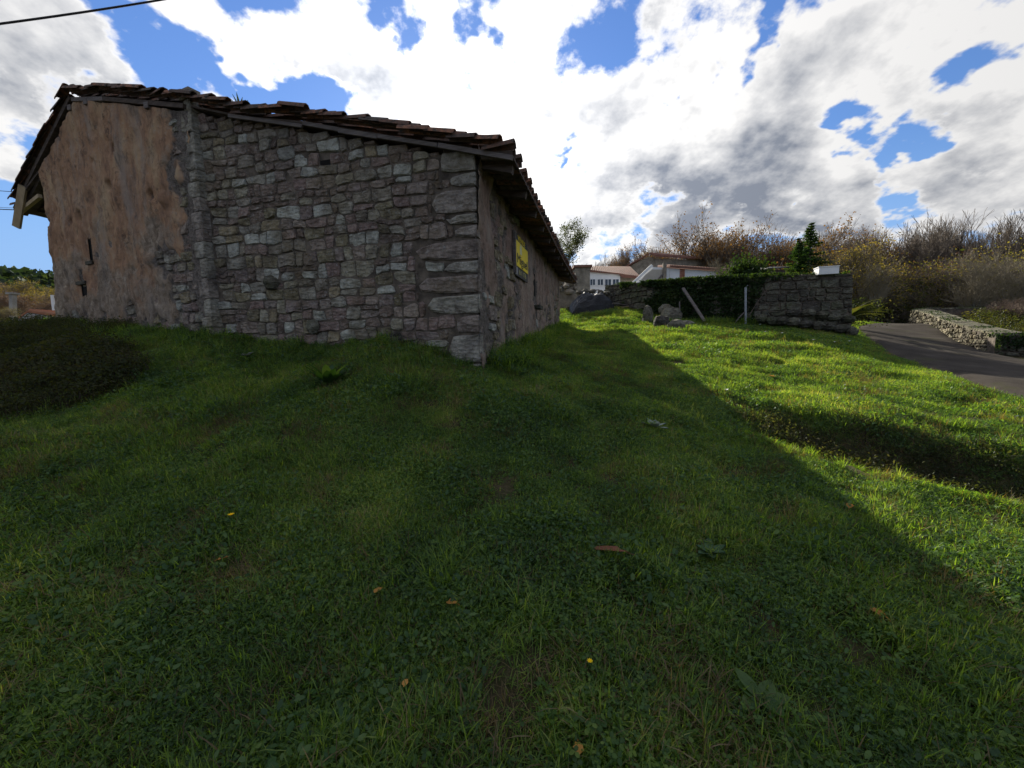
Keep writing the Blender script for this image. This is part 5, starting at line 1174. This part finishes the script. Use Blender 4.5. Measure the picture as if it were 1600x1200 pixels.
def kinds_lawn(x, y, m_):
    n = fbm(x*.9, y*.9, 3, 90); n2 = fbm(x*2.3+9, y*2.3, 3, 91); u = rr.uniform(0, 1, m_)
    k = np.where(n > .53, np.where(u < .55, 0, np.where(u < .85, 2, 1)), np.where(u < .5, 1, np.where(u < .75, 3, 0)))
    k = np.where((n2 > .58) & (u < .5), 5, k)
    n3 = fbm(x*4.1+3, y*4.1, 2, 92); k = np.where((n3 > .66), 6, k); k = np.where((n3 < .30) & (u < .5), 2, k); k = np.where((n2 < .30) & (u < .6), 6, k)
    return k
full = lambda x, y: np.ones(len(x), bool)
scatter(500, (2, 12), (9, 18), lambda x, y: fbm(x*.9, y*.9, 3, 131) > .55, lambda x, y, m_: np.full(m_, 4), .6, 1.0)
bare = lambda x, y: (fbm(x*1.7+3, y*1.7, 3, 97) > .27)
scatter(9000, (-8, 8), (.6, 4.5), bare, kinds_lawn, .75, 1.15)
scatter(15000, (-13, 13), (4.5, 9), bare, kinds_lawn, .9, 1.3)
scatter(15000, (-14, 14), (9, 17), full, kinds_lawn, 1.1, 1.6)
scatter(9000, (0, 22), (17, 25), lambda x, y: x < np.interp(y, [p[1] for p in RR], [p[0] for p in RR])+.9, kinds_lawn, 1.3, 1.9)
scatter(5000, (14, 34), (10, 26), lambda x, y: x > np.interp(y, [p[1] for p in RR], [p[0] for p in RR])+1.3, lambda x, y, m_: rr.choice([8, 9, 8, 2], m_), 1.5, 2.6)
# arching tufts on the lawn
scatter(3200, (-8, 9), (.8, 9), lambda x, y: fbm(x*1.1, y*1.1, 3, 101) > .52, lambda x, y, m_: np.full(m_, 4), .35, .8)
# darker rank growth: left bank, foot of the gable, foot of the side wall, scrape on the right
def near_barn(x, y):
    px = x-C0.x; py = y-C0.y; a = px*NA.x+py*NA.y; t = px*DA.x+py*DA.y
    qx = x-J0.x; qy = y-J0.y; b = qx*NB.x+qy*NB.y; tb = qx*DB.x+qy*DB.y
    return ((a > 0) & (a < .30) & (t > -.1) & (t < LA)) | ((b > 0) & (b < .9) & (tb > -.3) & (tb < 7))
scatter(16000, (-13, 0), (5.5, 11), lambda x, y: near_barn(x, y) & (rr.uniform(0, 1, len(x)) < .5), lambda x, y, m_: rr.choice([7, 2, 6], m_), .5, .9)
def near_side(x, y):
    px = x-C0.x; py = y-C0.y; a = px*N1.x+py*N1.y; s = px*D1.x+py*D1.y; return (a > 0) & (a < .55) & (s > .1) & (s < 11)
scatter(9000, (-1, 4), (5.8, 17), lambda x, y: near_side(x, y) & (rr.uniform(0, 1, len(x)) < .6), lambda x, y, m_: rr.choice([7, 7, 5, 2], m_), .8, 1.35)
def bank(x, y): return (((x+7.4)/2.3)**2+((y-4.9)/1.5)**2 < 1.0+.5*(fbm(x, y, 3, 33)-.5)) | ((x < -7.5) & (y < 8.8+.0*x) & (fbm(x*.8, y*.8, 2, 3) > .35))
scatter(26000, (-14, -4), (2.5, 9.5), bank, lambda x, y, m_: rr.choice([8, 9, 9, 6, 9], m_), .6, 1.25)
def scr(x, y):
    da = (x-4.65)*.68-(y-4.45)*.73; db = -(x-4.65)*.73-(y-4.45)*.68; return (da/1.6)**2+((db-.42)/.52)**2
def scrape(x, y): return scr(x, y) < 1.0+1.1*(fbm(x*1.5, y*1.5, 3, 35)-.5)
scatter(9000, (1.5, 8.5), (1.8, 7), scrape, lambda x, y, m_: rr.choice([9, 9, 8, 6, 2, 5], m_), .55, 1.0)
scatter(1500, (5, 11), (12, 15), lambda x, y: (np.abs(x*.36+y-16.9) < .35), lambda x, y, m_: rr.choice([7, 2], m_), .9, 1.4)
A_ = np.concatenate(pts_all)
# thin the lawn inside the scrape so that the earth shows
inside = (scr(A_[:, 0], A_[:, 1]) < .95) & np.isin(A_[:, 5], [0, 1, 2, 3, 5]); A_ = A_[~(inside & (rr.uniform(0, 1, len(A_)) < .85))]
_dk = hit(1190, 1110); A_ = A_[~((np.hypot(A_[:, 0]-_dk.x, A_[:, 1]-_dk.y) < .15) & (rr.uniform(0, 1, len(A_)) < .8))]
print('turf instances', len(A_))
me = bpy.data.meshes.new('grass'); me.vertices.add(len(A_)); me.vertices.foreach_set('co', A_[:, :3].astype(np.float32).ravel())
e_ = 0.12; gxn = (H(A_[:, 0]+e_, A_[:, 1])-H(A_[:, 0]-e_, A_[:, 1]))/(2*e_); gyn = (H(A_[:, 0], A_[:, 1]+e_)-H(A_[:, 0], A_[:, 1]-e_))/(2*e_)
rot = np.zeros((len(A_), 3), np.float32); cz = A_[:, 3]
for i in range(len(A_)):
    n_ = Vector((-gxn[i], -gyn[i], 1)); q = n_.to_track_quat('Z', 'Y') @ Matrix.Rotation(cz[i], 3, 'Z').to_quaternion(); rot[i] = q.to_euler()[:]
at_ = me.attributes.new('rot', 'FLOAT_VECTOR', 'POINT'); at_.data.foreach_set('vector', rot.ravel())
at_ = me.attributes.new('scl', 'FLOAT', 'POINT'); at_.data.foreach_set('value', A_[:, 4].astype(np.float32))
at_ = me.attributes.new('kind_id', 'INT', 'POINT'); at_.data.foreach_set('value', A_[:, 5].astype(np.int32))
g = bpy.data.objects.new('grass', me); COL.objects.link(g); tag(g, 'shaded and sunlit rough grass with clover and weeds covering the lawn', 'grass', kind='stuff')
ng = bpy.data.node_groups.new('turf', 'GeometryNodeTree'); ng.interface.new_socket('Geometry', in_out='INPUT', socket_type='NodeSocketGeometry'); ng.interface.new_socket('Geometry', in_out='OUTPUT', socket_type='NodeSocketGeometry')
nn = ng.nodes; gi = nn.new('NodeGroupInput'); go = nn.new('NodeGroupOutput'); ci = nn.new('GeometryNodeCollectionInfo'); ci.inputs[0].default_value = pc; ci.inputs['Separate Children'].default_value = True; ci.inputs['Reset Children'].default_value = True
ip = nn.new('GeometryNodeInstanceOnPoints'); ip.inputs['Pick Instance'].default_value = True
def nat(name, typ):
    n = nn.new('GeometryNodeInputNamedAttribute'); n.data_type = typ; n.inputs[0].default_value = name; return n.outputs[0]
L_ = ng.links.new; L_(gi.outputs[0], ip.inputs['Points']); L_(ci.outputs[0], ip.inputs['Instance']); L_(nat('kind_id', 'INT'), ip.inputs['Instance Index']); L_(nat('rot', 'FLOAT_VECTOR'), ip.inputs['Rotation']); L_(nat('scl', 'FLOAT'), ip.inputs['Scale']); L_(ip.outputs[0], go.inputs[0])
md = g.modifiers.new('turf', 'NODES'); md.node_group = ng

# ------------------------------------------------------------------ fallen leaves, flowers, single weeds
def fallen(u, v, wpx, mat, seed, label, name='fallen_leaf', asp=.75, lift=.055, curl=.3):
    rg = random.Random(seed); p = hit(u, v); s = wpx/F0*p.y/2; a = rg.uniform(0, 6.28) if asp > .5 else R(-18); ca, sa = math.cos(a), math.sin(a); V = []; n = 12
    for ring, k in ((0, 1.0), (1, .5)):
        for i in range(n):
            b = 2*PI*i/n; r_ = s*k*(1+.16*math.cos(b*5+seed)+rg.uniform(-.05, .05)); x = math.cos(b)*r_*(1.15 if i == 0 else 1); y = math.sin(b)*r_*asp; V.append((p.x+x*ca-y*sa, p.y+x*sa+y*ca, p.z+lift+curl*s*(y/s)**2*1.2+.25*x*math.sin(seed)*.6))
    V.append((p.x, p.y, p.z+lift-.003)); f = [(i, (i+1) % n, n+(i+1) % n, n+i) for i in range(n)]+[(n+i, n+(i+1) % n, 2*n) for i in range(n)]
    o = mk(name, V, f, mat, None, True); mb = MB(); mb.tube([(p.x+s*1.1*ca, p.y+s*1.1*sa, p.z+lift), (p.x+s*1.7*ca, p.y+s*1.7*sa, p.z+lift-.01)], .0015, 4); mb.build('leaf_stalk', mat, o); tag(o, label, 'leaf')
fallen(591, 936, 14, M_orange, 1, 'pale orange fallen leaf in the grass, left of centre near the bottom')
fallen(706, 956, 18, M_orange, 2, 'orange tan fallen leaf just right of the pale orange one below centre')
fallen(634, 1085, 14, M_orange, 3, 'dark orange fallen leaf half sunk in grass near the bottom centre')
fallen(904, 1190, 24, M_orange, 4, 'large orange fallen leaf at the very bottom edge of the lawn')
fallen(1327, 800, 13, M_orange, 5, 'small orange leaf upright in the grass below the dark hollow')
fallen(1371, 972, 22, M_orange, 6, 'bright orange leaf lying in shaded grass at the lower right')
fallen(1206, 592, 9, M_orange, 7, 'small orange leaf in the middle of the sunlit lawn')
fallen(1068, 605, 9, M_orange, 8, 'tiny orange leaf in sunlit grass near the shadow edge of the barn')
fallen(1031, 821, 12, M_ygreen, 9, 'small dull yellow leaf in shaded grass right of centre')
fallen(350, 885, 14, M_orange, 10, 'dull orange leaf in dark grass at the lower left')
fallen(468, 972, 16, M_ygreen, 11, 'yellow green leaf standing in dark grass at the lower left of centre')
fallen(137, 686, 12, M_ygreen, 12, 'yellow green leaf in dark grass near the bramble bank at left')
fallen(950, 877, 52, M_brownleaf, 13, 'long curled reddish brown dead leaf lying right of centre', 'dead_leaf', .30, .075, 1.2)
M_wht = simple('white_petal', (.7, .7, .68), (.8, .8, .78), 5)
fallen(1135, 614, 8, M_wht, 14, 'white scrap lying in the sunlit grass beyond the shadow edge', 'white_scrap'); 
def flower(u, v, wpx, mat, label, h=.09):
    p = hit(u, v); s = wpx/F0*p.y/2; e = empty('flower', p); tag(e, label, 'flower'); mb = MB(); mb.tube([p, p+Vector((.005, 0, h))], .0016, 4); mb.build('stem', M_weed, e); c = p+Vector((.005, 0, h))
    for k in range(8):
        a = 2*PI*k/8; d = Vector((math.cos(a), math.sin(a), .25)); q = Vector((-math.sin(a), math.cos(a), 0)); mk('petal', [c, c+d*s*.6+q*s*.3, c+d*s, c+d*s*.6-q*s*.3], [(0, 1, 2, 3)], mat, e)
    v_, f_ = lump(c+Vector((0, 0, .003)), s*.3, 6, 1); mk('flower_head', v_, f_, mat, e)
flower(362, 824, 11, M_yellow, 'yellow dandelion like flower in dark grass at left of centre')
flower(920, 1062, 11, M_yellow, 'small yellow flower in dark grass at the bottom centre')
for (u, v) in [(1187, 518), (1221, 533), (1195, 531), (1303, 548), (1326, 546), (1270, 545)]:
    flower(u, v, 5, M_wht, 'tiny white daisy in the shaded strip of grass below the rubble wall', .22)
for o in COL.objects:
    if o.get('label', '').startswith('tiny white daisy'): o['group'] = 'tiny daisies below the rubble wall'
def rosette(u, v, wpx, n, mat, seed, label, wd=.3, elev=(.25, .7), name='broadleaf_weed', droop=.12):
    p = hit(u, v); L = wpx/F0*p.y/2*1.15; return_ = fronds(name, tuple(p+Vector((0, 0, .035))), n, L*1.15, droop, mat, seed, label, 'plant', L*wd, elev)
rosette(514, 604, 62, 22, M_weed, 2, 'leafy green weed clump standing in front of the stone gable', .20, (.3, 1.2))
rosette(1022, 672, 34, 9, simple('felted_leaf', (.17, .21, .17), (.25, .29, .24), 8), 3, 'pale grey green weed rosette in the middle of the lawn', .26, (.2, .8))
rosette(1190, 1105, 84, 7, M_weed, 4, 'dock plant with broad dark leaves on bare earth at the bottom right', .27, (.3, .6))
rosette(1108, 870, 44, 7, simple('bluish_leaf', (.035, .075, .035), (.06, .11, .05), 8), 5, 'bluish green weed rosette in shaded grass right of the curled leaf', .28, (.2, .6))
rosette(388, 560, 16, 8, simple('pale_leaf', (.24, .25, .2), (.34, .34, .28), 8), 6, 'tiny pale weed at the foot of the stone gable', .3, (.3, 1.1))
# plants growing on the roof
for (t, hgt, n, lab) in ((4.15, .26, 22, 'bright green leafy plant growing from the roof tiles above the stone gable'), (2.85, .18, 14, 'small green sprig growing from the tiles halfway down the roof edge')):
    fronds('roof_plant', tuple(rp(t, .15, .08)), n, hgt, .12, simple('fresh_leaf', (.16, .24, .05), (.26, .34, .08), 5), 3, lab, 'plant', .016, (.5, 1.5))
